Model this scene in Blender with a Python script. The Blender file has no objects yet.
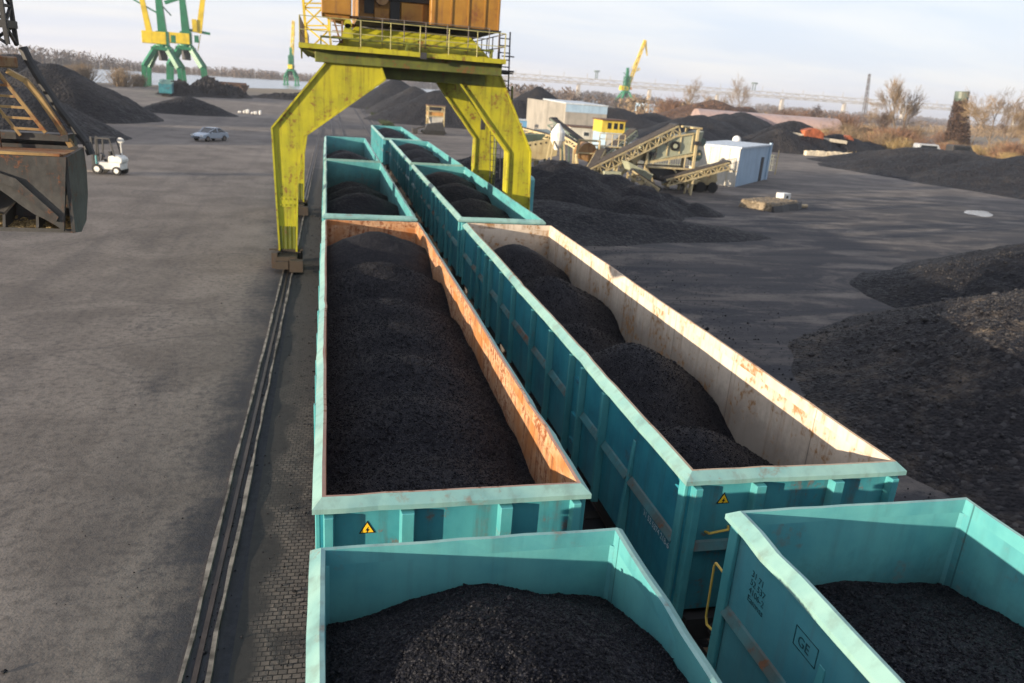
import bpy, math, random
import numpy as np
from mathutils import Vector, Matrix
random.seed(7)
S = bpy.context.scene
COL = S.collection
R = math.radians
PI = math.pi

# ------------------------------------------------------------------ numpy noise
def _hash(i, j, seed):
    n = (i * 374761393 + j * 668265263 + seed * 1442695041) & 0xFFFFFFFF
    n = ((n ^ (n >> 13)) * 1274126177) & 0xFFFFFFFF
    n = n ^ (n >> 16)
    return (n & 0xFFFF) / 65535.0
def vnoise(x, y, seed=0):
    x = np.asarray(x, float); y = np.asarray(y, float)
    i = np.floor(x).astype(np.int64); j = np.floor(y).astype(np.int64)
    u = x - i; v = y - j
    u = u * u * (3 - 2 * u); v = v * v * (3 - 2 * v)
    a = _hash(i, j, seed); b = _hash(i + 1, j, seed); c = _hash(i, j + 1, seed); d = _hash(i + 1, j + 1, seed)
    return (a * (1 - u) + b * u) * (1 - v) + (c * (1 - u) + d * u) * v
def fbm(x, y, seed=0, oct=4):
    t = 0; a = 0.5
    for k in range(oct):
        t = t + a * (vnoise(x * 2 ** k, y * 2 ** k, seed + k * 17) - 0.5); a *= 0.5
    return t

# ------------------------------------------------------------------ objects
def tag(o, label=None, cat=None, group=None, kind=None):
    if label: o['label'] = label
    if cat: o['category'] = cat
    if group: o['group'] = group
    if kind: o['kind'] = kind
    return o
def empty(name, loc=(0, 0, 0), rz=0.0, label=None, cat=None, group=None):
    o = bpy.data.objects.new(name, None); COL.objects.link(o)
    o.location = loc; o.rotation_euler = (0, 0, rz); o.empty_display_size = 0.3
    return tag(o, label, cat, group)
def kids(o): return [c for c in bpy.data.objects if c.parent is o]
def copy_tree(o, parent=None, name=None):
    c = o.copy(); COL.objects.link(c)
    c.parent = parent
    for ch in kids(o): copy_tree(ch, c)
    return c

class MB:
    """collects shapes, links them as one mesh object"""
    def __init__(self): self.v = []; self.f = []; self.m = []
    def add(self, vs, fs, mi=0):
        b = len(self.v); self.v += [tuple(p) for p in vs]
        for f in fs: self.f.append(tuple(b + i for i in f)); self.m.append(mi)
    def box(self, x0, x1, y0, y1, z0, z1, mi=0, mats=None):
        vs = [(x0,y0,z0),(x1,y0,z0),(x1,y1,z0),(x0,y1,z0),(x0,y0,z1),(x1,y0,z1),(x1,y1,z1),(x0,y1,z1)]
        fs = [(0,3,2,1),(4,5,6,7),(0,1,5,4),(1,2,6,5),(2,3,7,6),(3,0,4,7)]   # bottom top -y +x +y -x
        b = len(self.v); self.v += vs
        for k, f in enumerate(fs):
            self.f.append(tuple(b + i for i in f)); self.m.append(mats[k] if mats else mi)
        return self
    def hexa(self, p, mi=0):
        """8 points, bottom loop then top loop"""
        self.add(p, [(0,3,2,1),(4,5,6,7),(0,1,5,4),(1,2,6,5),(2,3,7,6),(3,0,4,7)], mi); return self
    def beam(self, p, q, w, h=None, mi=0, up=(0,0,1), w2=None, h2=None):
        h = w if h is None else h; w2 = w if w2 is None else w2; h2 = h if h2 is None else h2
        p = Vector(p); q = Vector(q); d = (q - p)
        if d.length < 1e-6: return self
        d.normalize(); u = Vector(up)
        if abs(d.dot(u)) > 0.98: u = Vector((0, 1, 0))
        s = d.cross(u).normalized(); t = s.cross(d).normalized()
        a = [p + s*(i*w/2) + t*(j*h/2) for i, j in ((-1,-1),(1,-1),(1,1),(-1,1))]
        b = [q + s*(i*w2/2) + t*(j*h2/2) for i, j in ((-1,-1),(1,-1),(1,1),(-1,1))]
        self.add(a + b, [(0,3,2,1),(4,5,6,7),(0,1,5,4),(1,2,6,5),(2,3,7,6),(3,0,4,7)], mi); return self
    def tube(self, p, q, r, n=8, mi=0, r2=None):
        r2 = r if r2 is None else r2
        p = Vector(p); q = Vector(q); d = (q - p)
        if d.length < 1e-6: return self
        d.normalize(); u = Vector((0,0,1)) if abs(d.z) < .95 else Vector((0,1,0))
        s = d.cross(u).normalized(); t = s.cross(d)
        a = [p + (s*math.cos(2*PI*k/n) + t*math.sin(2*PI*k/n))*r for k in range(n)]
        b = [q + (s*math.cos(2*PI*k/n) + t*math.sin(2*PI*k/n))*r2 for k in range(n)]
        fs = [(k, (k+1)%n, n+(k+1)%n, n+k) for k in range(n)] + [tuple(reversed(range(n))), tuple(range(n, 2*n))]
        self.add(a + b, fs, mi); return self
    def path(self, pts, r, n=6, mi=0):
        for a, b in zip(pts[:-1], pts[1:]): self.tube(a, b, r, n, mi)
        return self
    def prism(self, poly, axis, a, b, mi=0):
        """polygon in the plane across axis (0: y,z  1: x,z  2: x,y), extruded a..b"""
        def P(u, v, w): return {0:(w,u,v), 1:(u,w,v), 2:(u,v,w)}[axis]
        n = len(poly)
        vs = [P(u, v, a) for u, v in poly] + [P(u, v, b) for u, v in poly]
        fs = [(k, (k+1)%n, n+(k+1)%n, n+k) for k in range(n)] + [tuple(reversed(range(n))), tuple(range(n, 2*n))]
        self.add(vs, fs, mi); return self
    def ball(self, c, r, mi=0, nu=8, nv=6, sc=(1,1,1)):
        vs = []; fs = []
        for j in range(nv+1):
            t = PI*j/nv
            for i in range(nu):
                f = 2*PI*i/nu
                vs.append((c[0]+sc[0]*r*math.sin(t)*math.cos(f), c[1]+sc[1]*r*math.sin(t)*math.sin(f), c[2]+sc[2]*r*math.cos(t)))
        for j in range(nv):
            for i in range(nu): fs.append((j*nu+i, (j+1)*nu+i, (j+1)*nu+(i+1)%nu, j*nu+(i+1)%nu))
        self.add(vs, fs, mi); return self
    def truss(self, p, q, w, h, n, r, mi=0, up=(0,0,1), taper=1.0):
        """lattice beam with four chords and zigzag sides"""
        p = Vector(p); q = Vector(q); d = (q-p).normalized(); u = Vector(up)
        if abs(d.dot(u)) > .95: u = Vector((0,1,0))
        s = d.cross(u).normalized(); t = s.cross(d).normalized()
        def C(f, i, j):
            k = 1 + (taper-1)*f
            return p + (q-p)*f + s*(i*w/2*k) + t*(j*h/2*k)
        cs = ((-1,-1),(1,-1),(1,1),(-1,1))
        for i, j in cs: self.beam(C(0,i,j), C(1,i,j), r, r, mi)
        for k in range(n):
            f0, f1 = k/n, (k+1)/n
            for m in range(4):
                a, b = cs[m], cs[(m+1)%4]
                if k % 2: a, b = b, a
                self.beam(C(f0,*a), C(f1,*b), r*.7, r*.7, mi)
                self.beam(C(f1,*a), C(f1,*b), r*.6, r*.6, mi)
        return self
    def build(self, name, mats, parent=None, smooth=False, bevel=0.0):
        me = bpy.data.meshes.new(name)
        me.from_pydata(self.v, [], self.f)
        for m in (mats if isinstance(mats, (list, tuple)) else [mats]): me.materials.append(m)
        me.polygons.foreach_set('material_index', self.m)
        if smooth: me.polygons.foreach_set('use_smooth', [True]*len(self.f))
        me.update()
        import bmesh
        bm = bmesh.new(); bm.from_mesh(me); bmesh.ops.recalc_face_normals(bm, faces=bm.faces); bm.to_mesh(me); bm.free()
        o = bpy.data.objects.new(name, me); COL.objects.link(o); o.parent = parent
        if bevel:
            b = o.modifiers.new('bevel', 'BEVEL'); b.width = bevel; b.segments = 1; b.limit_method = 'ANGLE'
        return o

# ------------------------------------------------------------------ materials
def new_mat(name):
    m = bpy.data.materials.new(name); m.use_nodes = True
    nt = m.node_tree; nt.nodes.clear()
    out = nt.nodes.new('ShaderNodeOutputMaterial'); b = nt.nodes.new('ShaderNodeBsdfPrincipled')
    nt.links.new(b.outputs[0], out.inputs[0])
    return m, nt, b
class N:
    def __init__(self, nt): self.nt = nt
    def _set(self, s, v):
        if hasattr(v, 'links') or isinstance(v, bpy.types.NodeSocket): self.nt.links.new(v, s)
        else:
            if s.type == 'RGBA' and not isinstance(v, (int, float)) and len(v) == 3: v = (*v, 1)
            s.default_value = v
    def math(self, op, a, b=0.0, clamp=False):
        n = self.nt.nodes.new('ShaderNodeMath'); n.operation = op; n.use_clamp = clamp
        self._set(n.inputs[0], a); self._set(n.inputs[1], b); return n.outputs[0]
    def mix(self, f, a, b, mode='MIX'):
        n = self.nt.nodes.new('ShaderNodeMix'); n.data_type = 'RGBA'; n.blend_type = mode
        self._set(n.inputs[0], f); self._set(n.inputs[6], a); self._set(n.inputs[7], b); return n.outputs[2]
    def noise(self, vec, scale, detail=4, rough=.55, dist=0.0):
        n = self.nt.nodes.new('ShaderNodeTexNoise'); n.inputs['Scale'].default_value = scale
        n.inputs['Detail'].default_value = detail; n.inputs['Roughness'].default_value = rough; n.inputs['Distortion'].default_value = dist
        if vec is not None: self.nt.links.new(vec, n.inputs['Vector'])
        return n.outputs[0]
    def voro(self, vec, scale, feature='F1', out=0):
        n = self.nt.nodes.new('ShaderNodeTexVoronoi'); n.feature = feature; n.inputs['Scale'].default_value = scale
        if vec is not None: self.nt.links.new(vec, n.inputs['Vector'])
        return n.outputs[out]
    def ramp(self, f, lo, hi, a=0.0, b=1.0):
        n = self.nt.nodes.new('ShaderNodeMapRange'); n.interpolation_type = 'SMOOTHSTEP'
        self._set(n.inputs[0], f); n.inputs[1].default_value = lo; n.inputs[2].default_value = hi
        n.inputs[3].default_value = a; n.inputs[4].default_value = b; return n.outputs[0]
    def coord(self, kind='Object'):
        return self.nt.nodes.new('ShaderNodeTexCoord').outputs[kind]
    def pos(self): return self.nt.nodes.new('ShaderNodeNewGeometry').outputs['Position']
    def map(self, vec, sc=(1,1,1), rot=(0,0,0), loc=(0,0,0)):
        n = self.nt.nodes.new('ShaderNodeMapping'); self.nt.links.new(vec, n.inputs[0])
        n.inputs['Scale'].default_value = sc; n.inputs['Rotation'].default_value = rot; n.inputs['Location'].default_value = loc
        return n.outputs[0]
    def sep(self, vec):
        n = self.nt.nodes.new('ShaderNodeSeparateXYZ'); self.nt.links.new(vec, n.inputs[0]); return n.outputs
    def bump(self, h, strength, dist):
        n = self.nt.nodes.new('ShaderNodeBump'); n.inputs['Strength'].default_value = strength; n.inputs['Distance'].default_value = dist
        self.nt.links.new(h, n.inputs['Height']); return n.outputs[0]
    def rnd_vec(self, vec):
        """shift a coordinate by the object's own random number so copies differ"""
        oi = self.nt.nodes.new('ShaderNodeObjectInfo')
        a = self.nt.nodes.new('ShaderNodeVectorMath'); a.operation = 'ADD'
        c = self.nt.nodes.new('ShaderNodeCombineXYZ')
        k = self.math('MULTIPLY', oi.outputs['Random'], 37.0)
        for i in range(3): self.nt.links.new(k, c.inputs[i])
        self.nt.links.new(vec, a.inputs[0]); self.nt.links.new(c.outputs[0], a.inputs[1]); return a.outputs[0]

def paint(name, base, alt=None, rust=(0.16, 0.06, 0.025), rust_amt=0.3, rough=.5, dirt=(0.03,0.03,0.03), dirt_amt=.25, scale=1.0, streak=True, spec=.4, metal=0.0, inside=False):
    """weathered paint: patchy tone, rust blotches and run-down streaks, grime"""
    m, nt, b = new_mat(name); n = N(nt)
    v = n.rnd_vec(n.coord())
    alt = alt or tuple(c*.72 for c in base)
    big = n.noise(v, 0.9*scale, 5, .6)
    c = n.mix(n.ramp(big, .35, .68), base, alt)
    fine = n.noise(v, 7*scale, 5, .65)
    if streak:
        st = n.noise(n.map(v, (5*scale, 5*scale, .35*scale)), 1.0, 5, .6)
        d = n.math('MULTIPLY', n.ramp(st, .45, .75), dirt_amt)
        c = n.mix(d, c, dirt)
        rm = n.math('MULTIPLY', n.ramp(st, .52, .66), n.ramp(fine, .4, .62))
        rm2 = n.ramp(n.math('ADD', n.math('MULTIPLY', big, .6), n.math('MULTIPLY', fine, .5)), .64 - .12*rust_amt, .72 - .06*rust_amt)
        rmask = n.math('MULTIPLY', n.math('ADD', n.math('MULTIPLY', rm, rust_amt), rm2, True), min(1.0, rust_amt*2.2), True)
    else:
        c = n.mix(n.math('MULTIPLY', n.ramp(fine, .45, .75), dirt_amt), c, dirt)
        rmask = n.math('MULTIPLY', n.ramp(n.math('ADD', n.math('MULTIPLY', big, .6), n.math('MULTIPLY', fine, .5)), .64 - .12*rust_amt, .70 - .06*rust_amt), min(1.0, rust_amt*2.2), True)
    if inside:      # weld seams between the sheets and coal smeared up the walls by loading
        xs_, ys_, zs_ = n.sep(n.coord())
        fr_ = n.math('FRACT', n.math('MULTIPLY', n.math('ADD', ys_, 20.0), .385))
        seam = n.math('LESS_THAN', fr_, .009)
        c = n.mix(n.math('MULTIPLY', seam, .65), c, tuple(x*.25 for x in alt))
        sm = n.ramp(n.math('ADD', zs_, n.math('ADD', n.math('MULTIPLY', fine, .7), n.math('MULTIPLY', st, .9))), 3.75, 2.95)
        c = n.mix(n.math('MULTIPLY', sm, .5), c, (0.022,0.021,0.023))
    rc = n.mix(n.noise(v, 16*scale, 3), tuple(x*.55 for x in rust), tuple(min(1, x*1.6) for x in rust))
    c = n.mix(rmask, c, rc)
    nt.links.new(c, b.inputs['Base Color'])
    nt.links.new(n.ramp(n.math('ADD', rmask, n.math('MULTIPLY', fine, .5)), 0, 1.2, rough-.1, min(.95, rough+.3)), b.inputs['Roughness'])
    b.inputs['Specular IOR Level'].default_value = spec; b.inputs['Metallic'].default_value = metal
    h_ = n.math('ADD', n.math('MULTIPLY', n.math('ADD', fine, n.math('MULTIPLY', rmask, .4)), .10), n.math('MULTIPLY', n.noise(v, 1.6*scale, 2, .5), .55))
    nt.links.new(n.bump(h_, .5, .06), b.inputs['Normal'])
    return m
def plain(name, base, rough=.6, spec=.4, metal=0.0, var=.25, scale=3.0):
    m, nt, b = new_mat(name); n = N(nt)
    f = n.noise(n.coord(), scale, 5, .6)
    c = n.mix(n.ramp(f, .3, .7), tuple(x*(1-var) for x in base), tuple(min(1, x*(1+var)) for x in base))
    nt.links.new(c, b.inputs['Base Color']); b.inputs['Roughness'].default_value = rough
    b.inputs['Specular IOR Level'].default_value = spec; b.inputs['Metallic'].default_value = metal
    nt.links.new(n.bump(f, .15, .03), b.inputs['Normal'])
    return m
def coal_mat(name, lump, c0=(0.010,0.010,0.013), c1=(0.040,0.038,0.040), dust=(0.10,0.088,0.078), dust_amt=.5, bump=.8, bscale=1.0, glint=0.0):
    m, nt, b = new_mat(name); n = N(nt)
    v = n.pos()
    cell = n.voro(v, lump, 'F1', 0); ccol = n.nt.nodes.new('ShaderNodeTexVoronoi'); ccol.inputs['Scale'].default_value = lump
    nt.links.new(v, ccol.inputs['Vector'])
    rv = n.sep(ccol.outputs[1])[0]
    big = n.noise(v, .55*bscale, 5, .6); mid = n.noise(v, 3.1*bscale, 4, .6)
    c = n.mix(n.ramp(rv, .2, 1.0), c0, c1)
    dm = n.math('MULTIPLY', n.ramp(n.math('ADD', n.math('MULTIPLY', big, .7), n.math('MULTIPLY', mid, .4)), .5, .78), dust_amt)
    dm = n.math('MULTIPLY', dm, n.ramp(rv, .0, .8, .35, 1.0))
    c = n.mix(dm, c, dust)
    if glint: c = n.mix(n.math('MULTIPLY', n.ramp(rv, .80, .98), glint), c, (0.075,0.073,0.076))  # sparkle of coal facets painted in as paler random cells
    nt.links.new(c, b.inputs['Base Color'])
    nt.links.new(n.ramp(rv, 0, 1, .55, .9), b.inputs['Roughness']); b.inputs['Specular IOR Level'].default_value = .16
    h = n.math('ADD', n.math('MULTIPLY', cell, -1.0), n.math('MULTIPLY', n.noise(v, lump*2.3, 3, .6), .5))
    nt.links.new(n.bump(h, bump, .7/lump), b.inputs['Normal'])
    return m

M = {}
TEAL = (0.06, 0.275, 0.31); TEAL_D = (0.03, 0.185, 0.235)
M['teal'] = paint('teal_paint', TEAL, TEAL_D, rust_amt=.32, dirt_amt=.42, rough=.48)
M['teal_post'] = paint('teal_post_paint', (0.075,0.30,0.32), (0.045,0.235,0.265), rust_amt=.14, dirt_amt=.2, rough=.5)
M['teal_side'] = paint('teal_side_paint', (0.036,0.255,0.315), (0.018,0.165,0.225), rust_amt=.15, dirt_amt=.35, rough=.42)
M['teal_rim'] = paint('pale_teal_rim_paint', (0.21,0.36,0.335), (0.135,0.28,0.285), rust_amt=.2, dirt_amt=.28, rough=.5)
M['teal_in'] = paint('teal_inside_paint', (0.095,0.32,0.335), (0.06,0.245,0.28), rust_amt=.14, dirt_amt=.2, rough=.5, dirt=(0.03,0.07,0.08), inside=True)
M['rim_rust'] = paint('worn_rim_top', (0.30,0.17,0.13), (0.36,0.25,0.19), rust_amt=.4, dirt_amt=.2, rough=.7, streak=False)
M['rim_cream'] = paint('worn_cream_rim_top', (0.40,0.30,0.21), (0.42,0.28,0.18), rust_amt=.3, dirt_amt=.15, rough=.7, streak=False)
M['rust_in'] = paint('rusty_inside', (0.34,0.135,0.042), (0.48,0.33,0.21), rust=(0.17,0.055,0.018), rust_amt=.8, dirt_amt=.6, rough=.75, dirt=(0.08,0.028,0.014), scale=1.5, inside=True)
M['cream_in'] = paint('cream_inside', (0.56,0.49,0.41), (0.44,0.37,0.30), rust=(0.24,0.135,0.06), rust_amt=.5, dirt_amt=.55, rough=.7, dirt=(0.18,0.12,0.08), inside=True)
M['under'] = plain('underframe_grime', (0.022,0.021,0.022), .7)
M['steel'] = plain('worn_steel', (0.16,0.14,0.13), .45, metal=.6)
M['dark_metal'] = plain('dark_metal', (0.03,0.03,0.032), .6)
M['handle'] = paint('yellow_handle_paint', (0.58,0.40,0.08), rust_amt=.3)
M['sign_yellow'] = plain('sign_yellow', (0.75,0.45,0.02), .5, var=.1)
M['black'] = plain('black_paint', (0.01,0.01,0.01), .5)
M['white_letter'] = plain('white_lettering', (0.60,0.66,0.68), .6, var=.35, scale=20)
M['dark_letter'] = plain('dark_lettering', (0.012,0.07,0.085), .6, var=.4, scale=20)
M['coal_near'] = coal_mat('coal_near', 60, c0=(0.0022,0.0026,0.005), c1=(0.008,0.009,0.015), dust=(0.034,0.034,0.040), dust_amt=.35, bump=.9, glint=.5)
M['coal_mid'] = coal_mat('coal_mid', 16, c0=(0.003,0.0034,0.006), c1=(0.012,0.013,0.019), dust=(0.034,0.034,0.041), dust_amt=.32, bump=.9, bscale=.7)
M['coal_pile'] = coal_mat('coal_pile', 7, c0=(0.003,0.0034,0.006), c1=(0.012,0.013,0.018), dust=(0.06,0.052,0.046), dust_amt=.40, bump=.9, bscale=.5)
M['coal_far'] = coal_mat('coal_far', 3.0, c0=(0.006,0.0065,0.009), c1=(0.020,0.020,0.024), dust=(0.075,0.064,0.055), dust_amt=.5, bump=.9, bscale=.2)
M['crane_yellow'] = paint('crane_yellow', (0.38,0.345,0.014), (0.25,0.25,0.014), rust=(0.15,0.065,0.02), rust_amt=.42, dirt_amt=.45, dirt=(0.05,0.055,0.01), rough=.55)
M['crane_deck'] = paint('crane_deck_shaded', (0.13,0.145,0.022), (0.07,0.085,0.018), rust_amt=.3, dirt_amt=.45, rough=.65)  # crane yellow darkened to olive: shade below the deck put into the paint
M['crane_orange'] = paint('crane_orange', (0.31,0.155,0.02), (0.21,0.095,0.014), rust_amt=.4, dirt_amt=.3, rough=.6)
M['boom_yellow'] = paint('boom_yellow', (0.62,0.47,0.04), rust_amt=.15, dirt_amt=.15)
M['green'] = paint('crane_green', (0.010,0.17,0.075), (0.007,0.12,0.06), rust_amt=.1, scale=.4)
M['far_yellow'] = paint('far_crane_yellow', (0.72,0.52,0.02), rust_amt=.1, scale=.4)
M['grab_steel'] = paint('grab_steel', (0.060,0.058,0.056), (0.030,0.030,0.031), rust_amt=.3, dirt_amt=.45, rough=.65, spec=.22, scale=2.2)
M['grab_rust'] = paint('grab_rust', (0.26,0.15,0.06), (0.15,0.08,0.04), rust_amt=.5, dirt_amt=.3, rough=.65)
M['grab_yellow'] = paint('grab_yellow', (0.34,0.225,0.085), (0.20,0.12,0.045), rust_amt=.4, dirt_amt=.35, rough=.6)
M['sand'] = coal_mat('gravel', 30, c0=(0.10,0.07,0.03), c1=(0.36,0.26,0.12), dust=(0.3,0.22,0.12), dust_amt=.3)
M['cream'] = paint('cream_steel', (0.46,0.385,0.22), (0.36,0.29,0.16), rust_amt=.22, dirt_amt=.25, scale=.8)
M['pale_green'] = paint('pale_green_steel', (0.34,0.355,0.26), (0.26,0.28,0.21), rust_amt=.22, dirt_amt=.25, scale=.8)
M['grey_green'] = paint('grey_green_steel', (0.10,0.14,0.12), (0.07,0.10,0.09), rust_amt=.1, scale=.8)
M['belt'] = plain('rubber_belt', (0.045,0.038,0.034), .85)
M['concrete'] = paint('concrete', (0.29,0.27,0.24), (0.22,0.21,0.19), rust_amt=.06, dirt_amt=.3, rough=.85, scale=.5)
M['kerb'] = plain('kerb_concrete', (0.16,0.14,0.122), .85, var=.7, scale=3)
M['blue_wall'] = paint('blue_sheet', (0.12,0.32,0.58), (0.10,0.27,0.50), rust_amt=.08, dirt_amt=.2, scale=.6)
M['pale_blue'] = paint('pale_blue_sheet', (0.29,0.40,0.51), (0.24,0.34,0.45), rust_amt=.08, dirt_amt=.2, scale=.6)
M['white_wall'] = paint('white_sheet', (0.50,0.48,0.43), (0.41,0.40,0.36), rust_amt=.08, dirt_amt=.25, scale=.6)
M['yellow_cabin'] = paint('yellow_cabin', (0.60,0.45,0.06), rust_amt=.1, scale=.6)
M['brown_roof'] = plain('brown_roof', (0.09,0.05,0.035), .8)
M['grey_roof'] = plain('grey_roof', (0.42,0.47,0.52), .6)
M['pink_roof'] = paint('faded_pink_roof', (0.34,0.24,0.215), (0.28,0.215,0.205), rust_amt=.2, scale=.2)
M['glass'] = plain('dark_glass', (0.015,0.018,0.022), .12, spec=.6, var=.1)
M['orange'] = plain('orange_sheet', (0.27,0.075,0.03), .7, var=.5, scale=1.2)
M['car_paint'] = plain('silver_blue_car_paint', (0.34,0.40,0.48), .25, spec=.6, metal=.3, var=.05)
M['white_paint'] = paint('white_paint', (0.68,0.68,0.66), rust_amt=.08, dirt_amt=.15)
M['tyre'] = plain('tyre_rubber', (0.018,0.018,0.018), .85)
M['lamp'] = plain('lamp_glass', (0.6,0.62,0.62), .15, spec=.6, var=.05)
M['bark'] = plain('bark', (0.13,0.10,0.075), .9, var=.4, scale=.6)
M['twig'] = plain('bare_twigs', (0.20,0.145,0.09), .9, var=.35, scale=.3)
M['twig_red'] = plain('russet_twigs', (0.17,0.095,0.06), .9, var=.35, scale=.3)
M['ivy'] = plain('ivy_brown', (0.06,0.036,0.026), .9, var=.5, scale=.8)
M['bridge'] = plain('bridge_beige', (0.34,0.31,0.27), .8, var=.1, scale=.05)
M['far_wood'] = plain('far_wood', (0.11,0.082,0.065), .95, var=.4, scale=.03)
M['timber'] = plain('timber', (0.38,0.30,0.19), .85)
M['weed'] = plain('dry_grass', (0.32,0.235,0.11), .95, var=.4, scale=.4)
M['green_weed'] = plain('dark_grass', (0.04,0.055,0.022), .95, var=.4, scale=.6)
M['dirt'] = coal_mat('russet_earth', 1.5, c0=(0.05,0.03,0.022), c1=(0.13,0.075,0.05), dust=(0.16,0.11,0.07), dust_amt=.5, bscale=.2)
M['tan_top'] = coal_mat('tan_grit', 5, c0=(0.12,0.095,0.065), c1=(0.24,0.195,0.14), dust=(0.27,0.22,0.16), dust_amt=.5, bscale=.5)
M['orange_dull'] = paint('dull_orange_paint', (0.50,0.26,0.08), rust_amt=.25)
M['railing'] = plain('railing_grey_yellow', (0.30,0.28,0.12), .6)
M['concrete_pale'] = plain('pale_concrete', (0.52,0.46,0.36), .85)
M['steel_pale'] = plain('pale_galvanised_steel', (0.30,0.33,0.33), .6)
M['coal_brown'] = coal_mat('gritty_coal', 9, c0=(0.004,0.004,0.007), c1=(0.022,0.021,0.024), dust=(0.16,0.128,0.098), dust_amt=.6, bump=1.0, bscale=.8, glint=.5)
M['bogie_brown'] = paint('bogie_grime', (0.045,0.033,0.024), (0.022,0.018,0.015), rust_amt=.3, dirt_amt=.4, rough=.8)
M['pale_grey'] = plain('pale_grey_paint', (0.30,0.32,0.35), .5)
M['ledge'] = paint('ledge_grime', (0.05,0.18,0.20), (0.09,0.075,0.06), rust_amt=.4, dirt_amt=.5)
M['teal_skylit_dusty'] = paint('skylit_dusty_teal_paint', (0.085,0.30,0.345), (0.05,0.225,0.28), rust_amt=.12, dirt_amt=.3, dirt=(0.10,0.13,0.13))  # paler side paint: open-sky light put into the colour, plus pale dust
M['coal_lump'] = plain('coal_lump', (0.020,0.019,0.021), .7, var=.7, scale=6)
VEIL = (3.9, 4.0, 4.4); EXPO = 1.22; HAZE = 0.0002
# ================================================================== ground
def ground_mat():
    m, nt, b = new_mat('yard_surface'); n = N(nt)
    p = n.pos(); x, y, z = n.sep(p)
    big = n.noise(p, .045, 5, .6); mid = n.noise(p, .33, 5, .6, .6); fine = n.noise(p, 5.0, 5, .7); grit = n.voro(p, 28)
    base = n.mix(n.ramp(mid, .3, .7), (0.112,0.097,0.087), (0.185,0.162,0.145))
    base = n.mix(n.ramp(fine, .25, .8), base, (0.11,0.098,0.09), 'MIX') if False else n.mix(n.math('MULTIPLY', n.ramp(fine, .42, .7), .6), base, (0.05,0.045,0.043))
    pale = n.math('MULTIPLY', n.ramp(big, .48, .66), .5)
    base = n.mix(pale, base, (0.25,0.22,0.195))
    tiny = n.noise(p, 23, 3, .6)
    base = n.mix(n.math('MULTIPLY', n.ramp(tiny, .52, .72), .5), base, (0.035,0.032,0.031))
    blot = n.noise(p, .16, 6, .7, .8)
    # swept tyre streaks
    s1 = n.noise(n.map(p, (.05, .75, 1), (0,0,R(-28))), 1.0, 5, .6, .4)
    s2 = n.noise(n.map(p, (.6, .035, 1), (0,0,R(6))), 1.0, 5, .6, .3)
    # coal dust by the rail and in patches; right yard adds painted train shade
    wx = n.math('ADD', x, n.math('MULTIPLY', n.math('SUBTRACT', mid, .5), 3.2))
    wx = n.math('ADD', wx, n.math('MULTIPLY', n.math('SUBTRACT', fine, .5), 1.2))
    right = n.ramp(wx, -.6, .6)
    farfade = n.ramp(n.math('ADD', n.math('MULTIPLY', x, .75), n.math('MULTIPLY', y, .35)), 20, 50, .90, .26)  # lit yard beyond the train's shade painted paler by thinner dust
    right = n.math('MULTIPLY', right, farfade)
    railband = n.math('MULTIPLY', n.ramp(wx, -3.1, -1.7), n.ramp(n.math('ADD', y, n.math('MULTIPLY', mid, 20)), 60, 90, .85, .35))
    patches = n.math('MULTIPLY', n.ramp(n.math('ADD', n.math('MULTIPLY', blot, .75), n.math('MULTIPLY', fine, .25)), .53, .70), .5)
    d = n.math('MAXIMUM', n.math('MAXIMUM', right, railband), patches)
    st = n.math('MULTIPLY', n.math('SUBTRACT', n.mix(n.ramp(x, -2, 6), s2, s1), .5), 1.7)
    d = n.math('ADD', d, n.math('MULTIPLY', st, n.mix(n.ramp(x, -2, 6), (.75,.75,.75), n.ramp(y, 10, 60, .25, .9))), True)
    blotr = n.math('MULTIPLY', n.ramp(n.math('ADD', n.math('MULTIPLY', n.noise(n.map(p, (.16,.4,1), (0,0,R(-20))), 1.0, 6, .7, .6), .8), n.math('MULTIPLY', fine, .2)), .48, .60), n.ramp(x, 8, 12, 0, .6))
    d = n.math('SUBTRACT', d, blotr, True)
    ck = nt.nodes.new('ShaderNodeTexVoronoi'); ck.feature = 'DISTANCE_TO_EDGE'; ck.inputs['Scale'].default_value = .16
    wv = nt.nodes.new('ShaderNodeVectorMath'); wv.operation = 'ADD'; cx_ = nt.nodes.new('ShaderNodeCombineXYZ')
    nt.links.new(n.math('MULTIPLY', mid, 2.4), cx_.inputs[0]); nt.links.new(n.math('MULTIPLY', blot, 3.0), cx_.inputs[1]); nt.links.new(p, wv.inputs[0]); nt.links.new(cx_.outputs[0], wv.inputs[1]); nt.links.new(wv.outputs[0], ck.inputs['Vector'])
    d = n.math('MAXIMUM', d, n.math('MULTIPLY', n.ramp(ck.outputs[0], .003, .008, 1, 0), .24))
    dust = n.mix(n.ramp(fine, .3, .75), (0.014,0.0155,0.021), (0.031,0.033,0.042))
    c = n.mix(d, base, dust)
    # dry land along the river and far away
    land = n.ramp(n.math('ADD', y, n.math('MULTIPLY', big, 120)), 330, 420)
    c = n.mix(land, c, n.mix(big, (0.13,0.105,0.075), (0.22,0.18,0.12)))
    nt.links.new(c, b.inputs['Base Color']); b.inputs['Roughness'].default_value = .88; b.inputs['Specular IOR Level'].default_value = .25
    h = n.math('ADD', n.math('MULTIPLY', fine, .7), n.math('ADD', n.math('MULTIPLY', grit, .12), n.math('MULTIPLY', mid, .6)))
    nt.links.new(n.bump(h, .55, .03), b.inputs['Normal'])
    return m
M['yard'] = ground_mat()
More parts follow.
